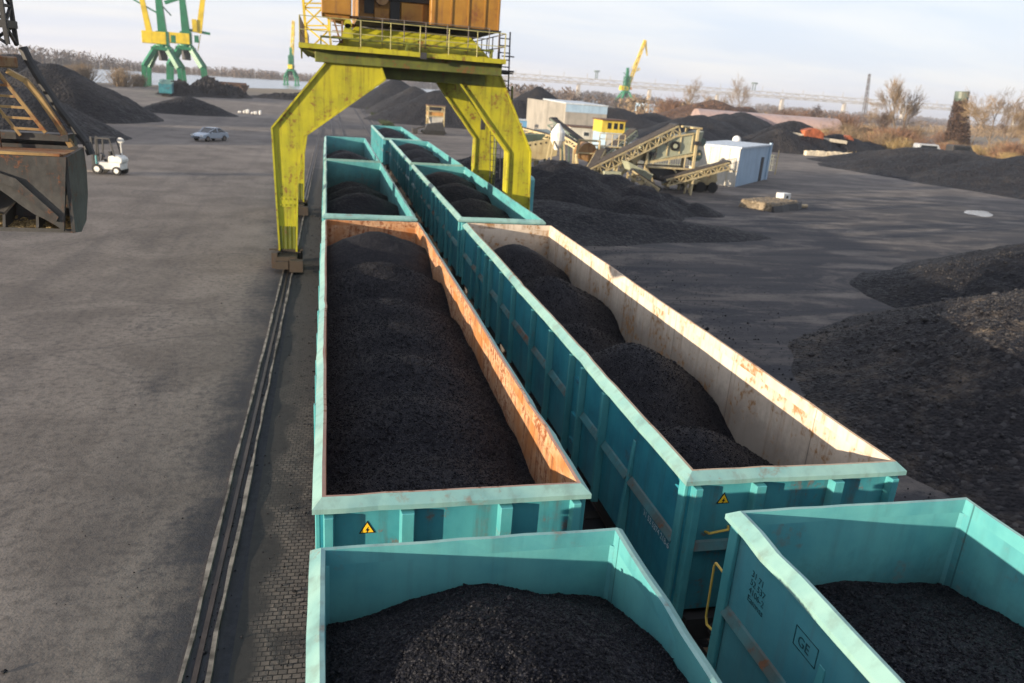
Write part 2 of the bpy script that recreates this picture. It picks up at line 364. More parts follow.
def paver_mat():
    m, nt, b = new_mat('paving_blocks'); n = N(nt)
    p = n.pos(); x, y, z = n.sep(p)
    br = nt.nodes.new('ShaderNodeTexBrick'); nt.links.new(n.map(p, (1,1,1), (0,0,R(2))), br.inputs['Vector'])
    br.inputs['Scale'].default_value = 1.0; br.inputs['Mortar Size'].default_value = .010; br.inputs['Brick Width'].default_value = .125; br.inputs['Row Height'].default_value = .095
    br.inputs['Mortar Smooth'].default_value = .3
    br.inputs['Color1'].default_value = (0.145,0.126,0.11,1); br.inputs['Color2'].default_value = (0.09,0.08,0.072,1); br.inputs['Mortar'].default_value = (0.018,0.017,0.016,1)
    mid = n.noise(p, .5, 5, .65); fine = n.noise(p, 6, 4, .65)
    wx = n.math('ADD', x, n.math('MULTIPLY', n.math('SUBTRACT', mid, .5), 1.6))
    d = n.math('MAXIMUM', n.ramp(wx, -.75, -1.15), n.math('MULTIPLY', n.ramp(n.math('ADD', mid, n.math('MULTIPLY', fine, .3)), .60, .78), .85))
    d = n.math('MAXIMUM', d, n.ramp(n.math('ADD', y, n.math('MULTIPLY', mid, 8)), 14, 26, 0, .8))
    c = n.mix(d, br.outputs[0], n.mix(fine, (0.016,0.016,0.017), (0.045,0.043,0.042)))
    nt.links.new(c, b.inputs['Base Color']); b.inputs['Roughness'].default_value = .85; b.inputs['Specular IOR Level'].default_value = .3
    h = n.math('ADD', n.math('MULTIPLY', n.math('SUBTRACT', 1.0, br.outputs[1]), n.math('SUBTRACT', 1.0, d)), n.math('MULTIPLY', fine, .4))
    nt.links.new(n.bump(h, .6, .02), b.inputs['Normal'])
    return m
M['paver'] = paver_mat()
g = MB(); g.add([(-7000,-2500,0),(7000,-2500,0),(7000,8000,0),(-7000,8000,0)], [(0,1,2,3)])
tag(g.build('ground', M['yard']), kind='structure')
g = MB(); g.add([(-1.33,-6,.004),(0.3,-6,.004),(0.3,70,.004),(-1.33,70,.004)], [(0,1,2,3)])
tag(g.build('paving_strip', M['paver']), kind='structure')

def water_mat():
    m, nt, b = new_mat('river_water'); n = N(nt); p = n.pos()
    b.inputs['Base Color'].default_value = (0.20,0.24,0.27,1); b.inputs['Roughness'].default_value = .22; b.inputs['Specular IOR Level'].default_value = .6
    h = n.noise(n.map(p, (.25,.5,1)), 1.0, 4, .6)
    nt.links.new(n.bump(h, .35, .25), b.inputs['Normal'])
    return m
M['water'] = water_mat()
w = MB()
near = [(-900,190),(-300,236),(-150,262),(-90,292),(-55,345),(-20,440),(30,485),(80,560),(160,700),(300,860),(700,1050),(2600,1300)]
far = [(2600,2000),(900,1660),(500,1500),(260,1400),(120,1290),(0,1080),(-110,860),(-240,700),(-500,590),(-900,520)]
w.add([(x,y,.05) for x, y in near + far], [tuple(range(len(near)+len(far)))])
tag(w.build('river_water', M['water']), kind='structure')
pm, nt_, b_ = new_mat('puddle_water'); b_.inputs['Base Color'].default_value = (0.30,0.31,0.32,1); b_.inputs['Roughness'].default_value = .12
pd = MB(); pts = []
for k in range(28):
    a = 2*PI*k/28; r = 1 + .10*math.sin(3*a+.6) + .07*math.sin(5*a)
    u, v = 2.6*r*math.cos(a), 1.15*r*math.sin(a)
    pts.append((58.2+u*.71+v*.71, 58.2+u*.71-v*.71, .006))
pd.add(pts, [tuple(range(28))]); tag(pd.build('puddle', pm), kind='structure')

# kerbs and rails of the crane track, wagon tracks
YR0, YR1 = -8, 330
def along(name, xs, w, h, mat, y0=YR0, y1=YR1, seed=1, wob=.03, step=.8):
    """a long low strip with slightly broken edges"""
    m = MB(); rr = random.Random(seed)
    ys = [y0 + k*step for k in range(int((min(y1, 60)-y0)/step)+1)] + [y1]
    prev = None
    for y in ys:
        x = xs(y); a = x - w/2 + rr.uniform(-wob, wob); b = x + w/2 + rr.uniform(-wob, wob); hh = h + rr.uniform(-.012, .012)
        cur = [(a-.01,y,-.02),(a,y,hh),(b,y,hh),(b+.01,y,-.02)]
        if prev: m.add(prev+cur, [(0,4,5,1),(1,5,6,2),(2,6,7,3)])
        prev = cur
    return m.build(name, mat)
xl = lambda y: -1.93 + .0065*(y-8.7)
xr = lambda y: xl(y) + .34
tag(along('kerb', lambda y: xl(y), .06, .05, M['kerb'], seed=3, wob=.02), 'thin worn concrete kerb on the outer side of the left crane rail channel', 'kerb', 'kerbs edging the crane rail channel')
tag(along('kerb', lambda y: xr(y), .055, .05, M['kerb'], seed=4, wob=.02), 'thin worn concrete kerb between the crane rail channel and the block paving', 'kerb', 'kerbs edging the crane rail channel')
def rail_mb(m, x, ydir=0.0, y0=YR0, y1=YR1, h=.07, xo=0.0):
    f = lambda y: x + ydir*(y-8)
    for a, b in ((y0, y1),):
        m.hexa([(f(a)-.035,a,-.02),(f(a)+.035,a,-.02),(f(b)+.035,b,-.02),(f(b)-.035,b,-.02),(f(a)-.035,a,h),(f(a)+.035,a,h),(f(b)+.035,b,h),(f(b)-.035,b,h)])
    return m
M['rail'] = plain('rail_steel', (0.055,0.042,0.036), .45, metal=.5)
m = MB()
for a, b in [(YR0,20),(20,40),(40,YR1)]:
    xa, xb = xl(a)+.17, xl(b)+.17
    m.hexa([(xa-.035,a,-.02),(xa+.035,a,-.02),(xb+.035,b,-.02),(xb-.035,b,-.02),(xa-.035,a,.03),(xa+.035,a,.03),(xb+.035,b,.03),(xb-.035,b,.03)])
tag(m.build('crane_rail', M['rail']), 'dark steel crane rail sunk between two kerbs left of the wagons', 'crane rail')
tag(rail_mb(MB(), 8.62).build('crane_rail', M['rail']), 'dusty steel crane rail right of the wagons under the yellow crane legs', 'crane rail')
DY = 0.0083
def track(xc, ydir, label):
    t = empty('railway_track', (xc, 8, 0), 0, label, 'railway track', 'tracks under the two rows of wagons')
    for s in (-1, 1):
        o = rail_mb(MB(), s*.755, ydir, h=.06, y0=-16-8, y1=250-8).build('rail', M['rail'], t)
    # sleepers showing through the coal dust: surface pattern of one bed
    sl = MB()
    for k in range(150): sl.box(-1.3+ydir*(k*.65-18), 1.3+ydir*(k*.65-18), k*.65-24, k*.65-24+.24, -.05, .022)
    sl.build('sleepers', M['timber_dark'], t)
M['timber_dark'] = plain('dark_sleeper', (0.035,0.032,0.03), .9)
track(1.407, 0, 'railway track under the left row of wagons beside the paving')
track(5.90, DY, 'railway track under the right row of wagons')

# ================================================================== wagons
LW = 17.43; HL = LW/2
PITCH = 18.68
POSTS = [-5.78,-4.62,-3.92,-2.47,-1.0,1.0,2.47,3.92,4.62,5.78]
def ring(m, prof, hx, hy, mi_of):
    """sweep a profile (outward offset, z) round the rectangle, mitred"""
    cs = [(-1,-1),(1,-1),(1,1),(-1,1)]; n = len(prof); b = len(m.v); rr = random.Random(int(len(bpy.data.objects)))
    pts = []
    for c in range(4):
        (ax, ay), (bx, by) = cs[c], cs[(c+1)%4]; ns = 9 if ay == by else 44
        ph = rr.uniform(0, 9)
        for k in range(ns):
            t = k/ns
            if k == 0: pts.append((ax, ay, None, 0, 0)); continue
            w_ = .005*math.sin(ph+t*ns*.42)+rr.gauss(0,.002)+(rr.choice((-1,1))*rr.uniform(.01,.022) if rr.random() < .07 else 0)
            pts.append((ax+(bx-ax)*t, ay+(by-ay)*t, 'x' if ay == by else 'y', w_, rr.gauss(0,.002)+.004*math.sin(ph*2+t*ns*.3)))
    for sx, sy, run, w_, dz in pts:
        for i, (o, z) in enumerate(prof):
            o2 = o + (w_ if 1 <= i <= 4 else 0); z2 = z + (dz if 1 <= i <= 4 else 0)
            if run is None: m.v.append((sx*(hx+o), sy*(hy+o), z))
            elif run == 'x': m.v.append((sx*(hx+o), sy*(hy+o2), z2))
            else: m.v.append((sx*(hx+o2), sy*(hy+o), z2))
    for c in range(len(pts)):
        d = (c+1) % len(pts)
        for k in range(n):
            l = (k+1) % n
            m.f.append((b+c*n+k, b+d*n+k, b+d*n+l, b+c*n+l)); m.m.append(mi_of(k))
def wagon(loc, rz, dz, label, inside, rimtop, side='teal_side', letters=None, texts=True):
    T = 3.35 + dz
    t = empty('gondola_wagon', (loc[0], loc[1], 0), rz, label, 'gondola wagon', 'open gondola wagons in two rows')
    # rim
    m = MB()
    prof = [(0,T-.17),(0,T),(.04,T+.004),(.145,T-.09),(.145,T-.15),(.075,T-.155)]
    ring(m, prof, 1.45, HL, lambda k: 1 if k == 1 else (2 if k in (0,) else 0))
    m.build('rim', [M['teal_rim'], M[rimtop], M[inside]], t)
    zb, zt = 1.28, T-.17
    for s in (-1, 1):
        m = MB(); a, b = (1.45, 1.51) if s > 0 else (-1.51, -1.45)
        mats = [0,0,0,0,0,0]; mats[5 if s > 0 else 3] = 1
        m.box(a, b, -HL-.06, HL+.06, zb, zt, mats=mats)
        w = m.build('side_wall', [M[side], M[inside]], t)
        # ledge runs between the posts at mid height
        ys = [-HL+.02] + [-7.0] + POSTS + [7.0] + [HL-.02]
        x0 = s*1.51
        for y0, y1 in zip(ys[:-1], ys[1:]):
            if y1-y0 < .9 and abs(y0) < 5: continue
            lm = MB(); lm.hexa([(x0,y0+.06,2.22),(x0+s*.075,y0+.06,2.25),(x0+s*.075,y1-.06,2.25),(x0,y1-.06,2.22),(x0,y0+.06,2.36),(x0+s*.02,y0+.06,2.34),(x0+s*.02,y1-.06,2.34),(x0,y1-.06,2.36)])
            lm.build('ledge', M['ledge'], w)
        for y in POSTS:
            pm_ = MB(); wd = .05 if abs(abs(y)-4.27) < .4 else .065
            pm_.hexa([(x0-s*.002,y-wd,zb-.08),(x0+s*.115,y-wd*.75,zb-.08),(x0+s*.115,y+wd*.75,zb-.08),(x0-s*.002,y+wd,zb-.08),
                      (x0-s*.002,y-wd,zt-.01),(x0+s*.115,y-wd*.75,zt-.01),(x0+s*.115,y+wd*.75,zt-.01),(x0-s*.002,y+wd,zt-.01)])
            pm_.build('post', M['teal_post'], w, bevel=.008)
        for y in (-7.0, 7.0):
            pm_ = MB()
            pm_.hexa([(x0-s*.002,y-.07,zb-.1),(x0+s*.12,y-.06,zb-.1),(x0+s*.12,y+.06,zb-.1),(x0-s*.002,y+.07,zb-.1),
                      (x0-s*.002,y-.05,2.92),(x0+s*.01,y-.04,2.92),(x0+s*.01,y+.04,2.92),(x0-s*.002,y+.05,2.92)])
            pm_.build('post', M['teal_post'], w, bevel=.008)
        for y in (-HL+.02, HL-.02):
            pm_ = MB(); pm_.box(x0, x0+s*.055, y-.08, y+.08, zb-.06, zt-.012)
            pm_.build('post', M['teal_post'], w, bevel=.01)
        for q in (-1, 1):      # hinges between the paired posts
            for zz in (1.55, 2.05, 2.75):
                dm = MB(); dm.box(min(x0, x0+s*.05), max(x0, x0+s*.05), q*4.27-.14, q*4.27+.14, zz, zz+.07); dm.build('hinge', M['teal_side'], w)
    for s in (-1, 1):
        m = MB(); a, b = (HL, HL+.06) if s > 0 else (-HL-.06, -HL)
        mats = [0,0,0,0,0,0]; mats[2 if s > 0 else 4] = 1
        m.box(-1.449, 1.449, a, b, zb, zt, mats=mats)
        w = m.build('end_wall', [M['teal'], M[inside]], t)
        y0 = s*(HL+.06); yo = y0 + s*.13
        for x, wd in ((-1.42,.06),(-.56,.085),(.57,.085),(1.42,.06)):
            pm_ = MB(); pm_.hexa([(x-wd,y0-s*.002,zb-.06),(x+wd,y0-s*.002,zb-.06),(x+wd*.85,yo,zb-.06),(x-wd*.85,yo,zb-.06),
                                   (x-wd,y0-s*.002,zt-.012),(x+wd,y0-s*.002,zt-.012),(x+wd*.85,yo,zt-.012),(x-wd*.85,yo,zt-.012)])
            pm_.build('post', M['teal_post'], w, bevel=.008)
        for xa, xb in ((-1.35,-.65),(-.47,.48),(.66,1.35)):
            lm = MB(); lm.hexa([(xa,y0,2.2),(xb,y0,2.2),(xb,y0+s*.09,2.24),(xa,y0+s*.09,2.24),(xa,y0,2.35),(xb,y0,2.35),(xb,y0+s*.03,2.33),(xa,y0+s*.03,2.33)])
            lm.build('ledge', M['ledge'], w)
        # warning sign: yellow triangle, black edge, lightning bolt
        sg = MB(); cx, cz = -1.0, 2.93
        def tri(r, y, mi):
            ps = [(cx+r*math.cos(a), cz+r*math.sin(a)) for a in (PI/2, PI*7/6, PI*11/6)]
            sg.prism(ps, 1, y0, y, mi)
        tri(.105, y0+s*.006, 0); tri(.080, y0+s*.009, 1)
        bolt = [(.010,.042),(-.022,-.004),(-.003,-.004),(-.011,-.038),(.024,.010),(.005,.010)]
        sg.prism([(cx+u, cz+v-.01) for u, v in bolt], 1, y0, y0+s*.012, 0)
        sg.build('warning_sign', [M['black'], M['sign_yellow']], w)
        hd = MB(); hd.path([(-1.18,y0,2.47),(-1.16,y0+s*.08,2.49),(-.90,y0+s*.08,2.53),(-.86,y0,2.53)], .017, 6)
        hd.build('grab_handle', M['handle'], w)
    # inside stiffeners at corners
    for sx in (-1, 1):
        for sy in (-1, 1):
            m = MB(); m.prism([(sx*1.449, sy*(HL-.0)), (sx*1.449, sy*(HL-.035)), (sx*1.414, sy*(HL-.0))], 2, zb, T-.175)
            m.build('corner_gusset', M[inside], t)
    
    m = MB(); m.box(-1.449, 1.449, -HL+.001, HL-.001, 1.16, 1.275); m.build('floor', M['under'], t)
    m = MB()
    for s in (-1, 1): m.box(s*1.1-.07, s*1.1+.07, -HL, HL, .95, 1.155)
    m.box(-1.3, 1.3, -HL-.18, -HL+.02, .86, 1.2); m.box(-1.3, 1.3, HL-.02, HL+.18, .86, 1.2)
    for y in (-3.2, 0, 3.2): m.box(-1.02, 1.02, y-.06, y+.06, .98, 1.15)
    m.tube((-.5,-1.8,.8), (-.5,-.6,.8), .2, 10); m.box(.2,.9,.5,1.6,.7,.95)
    m.build('underframe', M['under'], t)
    for y in (-5.9, 5.9):
        m = MB()
        for s in (-1, 1):
            m.prism([(y-1.25,.42),(y-.5,.34),(y+.5,.34),(y+1.25,.42),(y+1.25,.66),(y+.4,.9),(y-.4,.9),(y-1.25,.66)], 0, s*1.0-.06, s*1.0+.06)
        m.box(-.94, .94, y-.2, y+.2, .55, .92)
        bg = m.build('bogie', M['under'], t)
        for q in (-.9, .9):
            wm = MB(); wm.tube((-.8,y+q,.51), (.8,y+q,.51), .08, 8)
            for s in (-1, 1):
                wm.tube((s*.70,y+q,.51), (s*.83,y+q,.51), .455, 18); wm.tube((s*.67,y+q,.51), (s*.70,y+q,.51), .48, 18)
            wm.build('wheelset', M['steel'], bg)
    for s in (-1, 1):
        y = s*(HL+.18)
        for x in (-.875, .875):
            m = MB(); m.tube((x,y,1.04), (x,y+s*.3,1.04), .10, 10); m.tube((x,y+s*.3,1.04), (x,y+s*.345,1.04), .225, 16)
            m.build('buffer', M['dark_metal'], t, bevel=.01)
        m = MB(); m.beam((0,y,1.02), (0,y+s*.28,1.0), .1, .14); m.path([(0,y+s*.24,1.0),(.0,y+s*.4,.95),(.0,y+s*.42,.8)], .035)
        m.build('coupling', M['steel'], t)
        m = MB(); m.path([(.35*s,y,.92),(.36*s,y+s*.16,.8),(.32*s,y+s*.2,.55),(.2*s,y+s*.3,.42),(.06*s,y+s*.42,.45)], .03, 6)
        m.build('brake_hose', M['black'], t)
        # corner hand rail (bent rod) with step
        if s < 0: continue
        m = MB(); yy = s*(HL+.06)
        m.path([(-1.46,yy,2.58),(-1.49,yy+s*.26,2.62),(-1.49,yy+s*.29,2.55),(-1.49,yy+s*.27,1.86),(-1.49,yy+s*.22,1.78),(-1.46,yy,1.80)], .016, 6)
        m.build('hand_rail', M['handle'], t)
    for q in (letters or []):
        txt, x, y, z, size, mat = q
        cu = bpy.data.curves.new('lettering', 'FONT'); cu.body = txt; cu.size = size; cu.extrude = .001; cu.space_line = .95
        cu.align_x = 'LEFT'; cu.materials.append(M[mat])
        tmp = bpy.data.objects.new('lettering', cu); me = bpy.data.meshes.new_from_object(tmp); bpy.data.objects.remove(tmp)
        o = bpy.data.objects.new('lettering', me); COL.objects.link(o); o.parent = t
        o.location = (x, y, z); o.rotation_euler = (R(90), 0, R(-90))
    return t
XL = 1.407; YL = 16.28
def posR(k): 
    d = 8.716 + PITCH*(k-2)
    return (4.448+1.45+DY*d, 7.724+d-.012)
LET2 = [('31 52 5374 218-6', -1.514, -HL+1.10, 2.05, .125, 'white_letter')]
LET1 = [('31 71\n52 537\n4106-2\nEamnss', -1.514, HL-.42, 2.98, .105, 'dark_letter'), ('GE', -1.514, HL-1.32, 2.86, .15, 'dark_letter')]
L1 = wagon((XL, YL-PITCH, 0), 0, .134, 'nearest open wagon of the left row, teal inside, coal heaped in a gritty ridge', 'teal_in', 'teal_rim')
L2 = wagon((XL, YL, 0), 0, 0, 'open wagon with rusty orange inside walls, second in the left row', 'rust_in', 'rim_rust')
L3 = wagon((XL, YL+PITCH, 0), 0, 0, 'teal lined open wagon just beyond the rusty orange one in the left row', 'teal_in', 'teal_rim')
L4 = copy_tree(L3); L4.location = (XL-.03, YL+2*PITCH, 0); L4['label'] = 'farthest open wagon of the left row, small dark load between the crane legs'
R1 = wagon((*posR(1), 0), -DY, .134, 'near right corner open wagon with dark lettering on its teal side and deep coal', 'teal_in', 'teal_rim', side='teal_skylit_dusty', letters=LET1)
R2 = wagon((*posR(2), 0), -DY, 0, 'open wagon with cream white stained inside walls in the right row', 'cream_in', 'rim_cream', letters=LET2)
R3 = copy_tree(L3); R3.location = (*posR(3), 0); R3.rotation_euler.z = -DY; R3['label'] = 'teal lined open wagon directly behind the cream lined one in the right row'
R4 = copy_tree(L3); R4.location = (*posR(4), 0); R4.rotation_euler.z = -DY; R4['label'] = 'fourth open wagon of the right row, left of the far right crane leg'
p5 = posR(5); R5 = copy_tree(L3); R5.location = (p5[0]-.5, p5[1]+.2, 0); R5.rotation_euler.z = .002; R5['label'] = 'farthest open wagon of the right row, offset to the left, nearest the hopper tower'
# frame round the GE mark
fr = MB(); y0 = HL-1.26; z0 = 2.81
for a, b, c, d in ((y0-.36,y0,z0,z0+.008),(y0-.36,y0,z0+.21,z0+.218),(y0-.36,y0-.352,z0+.008,z0+.21),(y0-.008,y0,z0+.008,z0+.21)):
    fr.box(-1.516, -1.511, a, b, c, d)
fr.build('lettering_frame', M['dark_letter'], R1)

# ------------------------------------------------------------------ coal loads
def load(wag, mounds, mats, label, fine=False, slope=.55, rnd=.5, zmin=1.5, seed=1, lumps=0, lump_size=.035, lump_y=(-9,9), step=.09, ystep=None, yfine=None):
    """heaped coal filling the wagon: cones of repose run together; mounds are (x, y, peak) in the wagon's own axes"""
    xs = np.arange(-1.449, 1.4491, step)
    ys = np.concatenate([np.arange(-HL+.002, yfine, .09), np.arange(yfine, HL-.002, ystep)]) if yfine is not None else np.arange(-HL+.002, HL-.002, step*1.2)
    ys = np.append(ys, HL-.002); xs = np.append(xs, 1.449)
    def height(X, Y):
        z = np.full(X.shape, zmin)
        for i, (mx, my, pk) in enumerate(mounds):
            wob = 1 + .25*fbm(X*.8+i*3, Y*.8, seed+i, 3)
            r = np.sqrt((X-mx)**2 + (Y-my)**2)*wob
            c = pk - slope*(np.sqrt(r*r + rnd*rnd) - rnd)
            k = 12.0; z = np.log(np.exp(k*(z-2)) + np.exp(k*(c-2)))/k + 2
        return z + .10*fbm(X*1.7, Y*1.7, seed+40, 3) + .035*fbm(X*7, Y*7, seed+50, 3)
    X, Y = np.meshgrid(xs, ys); Z = height(X, Y)
    rr = np.random.RandomState(seed)
    jit = np.full(X.shape, .0045)
    Z = Z + rr.randn(*X.shape)*jit*(.9 if fine else .5)
    Zs = Z
    ny, nx = X.shape
    V = np.stack([X.ravel(), Y.ravel(), Zs.ravel()], 1).tolist()
    idx = np.arange(ny*nx).reshape(ny, nx)
    F = np.stack([idx[:-1,:-1].ravel(), idx[:-1,1:].ravel(), idx[1:,1:].ravel(), idx[1:,:-1].ravel()], 1).tolist()
    mi = [0]*len(F)
    if lumps:
        # loose lumps of coal lying on the heap
        octv = np.array([(1,0,0),(0,1,0),(-1,0,0),(0,-1,0),(.2,.1,.8),(-.1,-.2,-.7)], float)
        octf = [(0,1,4),(1,2,4),(2,3,4),(3,0,4),(1,0,5),(2,1,5),(3,2,5),(0,3,5)]
        px = rr.uniform(-1.42, 1.42, lumps); py = rr.uniform(lump_y[0], lump_y[1], lumps); pz = height(px, py)
        sz = lump_size*np.exp(rr.randn(lumps)*.38)
        for k in range(lumps):
            a = rr.uniform(0, 2*PI); ca, sa = math.cos(a), math.sin(a)
            v = octv*(sz[k]*rr.uniform(.55, 1.25, (6,3)))
            b = len(V)
            tl = rr.uniform(-.5,.5,2)
            for q in v:
                x_, y_, z_ = q; z_ = z_ + tl[0]*x_ + tl[1]*y_
                V.append((min(1.447,max(-1.447,px[k]+x_*ca-y_*sa)), min(HL-.003,max(-HL+.003,py[k]+x_*sa+y_*ca)), pz[k]+z_*.9+sz[k]*.12))
            F += [tuple(b+i for i in f) for f in octf]
    me = bpy.data.meshes.new('coal_load'); me.from_pydata(V, [], F)
    for m_ in mats: me.materials.append(m_)
    me.polygons.foreach_set('use_smooth', [True]*len(F))
    me.update()
    o = bpy.data.objects.new('coal_load', me); COL.objects.link(o)
    o.location = (wag.location.x, wag.location.y, 0); o.rotation_euler.z = wag.rotation_euler.z
    return tag(o, label, 'coal load', 'coal loads in the wagons')
yl = lambda y: y - YL
load(L1, [(.05, 4.3+PITCH-YL, 3.72),(.1, .2+PITCH-YL, 3.4),(0,-4,3.4)], [M['coal_near']], 'coal heap with a gritty ridge in the nearest wagon of the left row', True, .60, .75, lumps=34000, lump_size=.0115, lump_y=(5.0,8.69), step=.03, yfine=4.6, ystep=.03, seed=3)
load(L2, [(-.05,22.3-YL,3.48),(-.1,18.8-YL,3.38),(-.1,16.0-YL,3.2),(-.1,14.2-YL,3.2),(-.15,12.4-YL,3.18),(-.15,10.6-YL,3.12),(-.1,8.6-YL,3.0)], [M['coal_near']], 'coal load heaped high in the wagon with rusty orange inside walls', True, .56, .7, lumps=30000, lump_size=.014, lump_y=(-8.69,3), step=.045, yfine=-8.6, ystep=.055, seed=5)
load(R1, [(.15,6.3,2.92),(0,1.5,2.95),(0,-4,2.9)], [M['coal_near']], 'smooth coal load lying low in the near right corner wagon', True, .30, .9, lumps=12000, lump_size=.015, lump_y=(4.5,8.69), step=.035, yfine=4.2, ystep=.035, seed=8)
load(R2, [(-.25,22.9-16.43,3.12),(-.2,18.9-16.43,3.06),(-.15,16.4-16.43,2.5),(-.15,13.1-16.43,3.12),(-.2,10.0-16.43,2.74)], [M['coal_near']], 'coal in four scalloped mounds in the wagon with cream white inside walls', True, .72, .55, lumps=24000, lump_size=.014, lump_y=(-8.69,6), step=.045, yfine=-8.6, ystep=.055, seed=11)
c3 = load(L3, [(-.1,-2.6,3.22),(.0,3.2,2.75),(0,-6.8,3.05),(-.2,6.4,2.55)], [M['coal_mid']], 'coal load in the teal wagon just beyond the rusty one in the left row', False, .5, .6, seed=15)
def cp(o, w, label):
    c = o.copy(); COL.objects.link(c); c.location = (w.location.x, w.location.y, 0); c.rotation_euler.z = w.rotation_euler.z; c['label'] = label; return c
cp(c3, L4, 'small looking coal load in the farthest wagon of the left row')
c4 = load(R3, [(-.15,5.6,3.35),(-.1,1.6,3.25),(0,-2.6,3.15),(-.1,-6.3,2.95)], [M['coal_mid']], 'coal in round mounds in the teal wagon behind the cream lined one', False, .5, .6, seed=19)
cp(c4, R4, 'coal load in the fourth wagon of the right row beside the crane leg')
cp(c4, R5, 'coal load in the farthest wagon of the right row near the hopper tower')

# coal spilled on the ground along the tracks
rs = np.random.RandomState(77); V = []; F = []
octf = [(0,1,4),(1,2,4),(2,3,4),(3,0,4),(1,0,5),(2,1,5),(3,2,5),(0,3,5)]
octv = np.array([(1,0,0),(0,1,0),(-1,0,0),(0,-1,0),(.2,.1,.8),(-.1,-.2,-.7)], float)
for k in range(9000):
    z = rs.rand()
    if z < .22: x = -.15-abs(rs.randn())*.55; y = 4+rs.rand()**1.5*45
    elif z < .30: x = -1.69+rs.randn()*.1; y = 6+rs.rand()**1.5*30
    elif z < .33: x = -2.0-abs(rs.randn())*1.6; y = 8+rs.rand()*40
    else: x = 7.7+abs(rs.randn())*5.0; y = 6+rs.rand()**1.3*40
    s_ = .0105*math.exp(rs.randn()*.5)*(1.7 if z > .33 else 1); b = len(V)
    for q in octv*(s_*rs.uniform(.55,1.25,(6,3))): V.append((x+q[0], y+q[1], q[2]+s_*.4+.004))
    F += [tuple(b+i for i in f) for f in octf]
me = bpy.data.meshes.new('spilled_coal'); me.from_pydata(V, [], F); me.materials.append(M['coal_near'])
o = bpy.data.objects.new('spilled_coal', me); COL.objects.link(o); tag(o, kind='stuff')
# ================================================================== yellow portal crane over the tracks
CR = empty('portal_crane', (3.5, 33, 0), 0, 'big yellow portal crane straddling both wagon rows with an orange machine house', 'crane')
CO = Vector((3.5, 33, 0))
def cb(m, name, mats, parent=CR, **k):
    m.v = [tuple(Vector(p) - CO) for p in m.v]
    return m.build(name, mats, parent, **k)
def crane_leg(poly, y0, y1, band):
    m = MB(); m.prism(poly, 1, y0, y1)
    lg = cb(m, 'leg', M['crane_yellow'], bevel=.025)
    for k in range(len(poly)):      # edge flanges
        (ua, za), (ub, zb_) = poly[k], poly[(k+1) % len(poly)]
        if max(za, zb_) > 8.6 and min(za, zb_) > 8.2: continue
        if max(za, zb_) < .8: continue
        m = MB(); m.beam((ua, y0-.03, za), (ub, y0-.03, zb_), .07, .11, up=(0,1,0)); cb(m, 'flange', M['crane_yellow'], lg)
    m = MB(); xa_, xb_ = band
    m.box(xa_, xb_, y0-.022, y0-.002, 2.55, 2.95)
    for i in range(4):
        for zz in (2.63, 2.87): m.tube((xa_+.09+i*(xb_-xa_-.18)/3, y0-.05, zz), (xa_+.09+i*(xb_-xa_-.18)/3, y0-.02, zz), .028, 6)
    cb(m, 'splice_plate', M['crane_yellow'], lg)
    # stiffener ribs at the foot
    zc = [p[1] for p in poly]
    xa, xb = poly[0][0], poly[1][0]
    m = MB()
    for k in range(4):
        x = xa + (xb-xa)*(k+.5)/4
        m.box(x-.045, x+.045, y0-.05, y0-.002, .78, 1.75)
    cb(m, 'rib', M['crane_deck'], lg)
    # bogie
    m = MB(); yc = (y0+y1)/2; xc = (xa+xb)/2
    m.box(xc-.38, xc+.38, yc-1.35, yc+1.2, .40, .64); m.box(xc-.5, xc+.5, yc-.5, yc+.5, .64, .74); m.box(xc-.62, xc-.385, yc-1.3, yc-.96, .16, .8); m.box(xc+.1, xc+.62, yc-1.75, yc-1.36, .12, .58); m.box(xc-.45, xc+.05, yc-1.62, yc-1.36, .2, .5)
    m.box(xc-.52, xc-.32, yc-.95, yc-.15, .3, .75); m.box(xc+.31, xc+.55, yc+.0, yc+.7, .25, .62)
    m.box(xc-.16, xc+.16, yc-1.45, yc-1.1, .18, .4); m.tube((xc-.6,yc-.55,.5),(xc-.25,yc-.55,.5),.2,12)
    m.box(xc-.75, xc+.6, yc-.5, yc-.44, .74, .80)
    bg = cb(m, 'bogie', M['bogie_brown'], lg)
    m = MB()
    for q in (-.75, .75): m.tube((xc-.12,yc+q,.29), (xc+.12,yc+q,.29), .29, 16)
    cb(m, 'wheel_pair', M['dark_metal'], lg)
    return lg
PNL = [(-1.96,.7),(-1.28,.7),(-1.20,3.4),(-.90,5.38),(2.26,7.76),(1.9,8.71),(.35,8.71),(-2.13,5.65)]
PNR = [(7.85,.7),(8.95,.7),(8.74,5.2),(6.95,8.71),(5.5,8.71),(5.05,8.32),(7.74,5.1)]
PFR = [(8.28,.7),(9.4,.7),(9.35,5.0),(7.4,8.71),(6.0,8.71),(5.6,8.3),(8.3,4.9)]
crane_leg(PNL, 32.35, 33.25, (-1.96,-1.27)); crane_leg(PNR, 33.4, 34.3, (7.86,8.78))
crane_leg([(x-.1, z) for x, z in PNL], 46.0, 46.9, (-2.06,-1.37)); crane_leg(PFR, 44.4, 45.3, (8.35,9.3))
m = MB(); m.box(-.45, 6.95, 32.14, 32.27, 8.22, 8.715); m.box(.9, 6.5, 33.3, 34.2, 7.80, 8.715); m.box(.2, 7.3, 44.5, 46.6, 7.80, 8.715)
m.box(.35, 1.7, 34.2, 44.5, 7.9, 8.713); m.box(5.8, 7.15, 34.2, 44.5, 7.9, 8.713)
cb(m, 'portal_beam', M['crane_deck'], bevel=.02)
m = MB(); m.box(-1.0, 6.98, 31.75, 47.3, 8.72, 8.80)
for x in (-.95, 2, 4.6, 6.9): m.prism([(31.9,8.718),(32.48,8.718),(32.48,8.3)], 0, x-.03, x+.03)
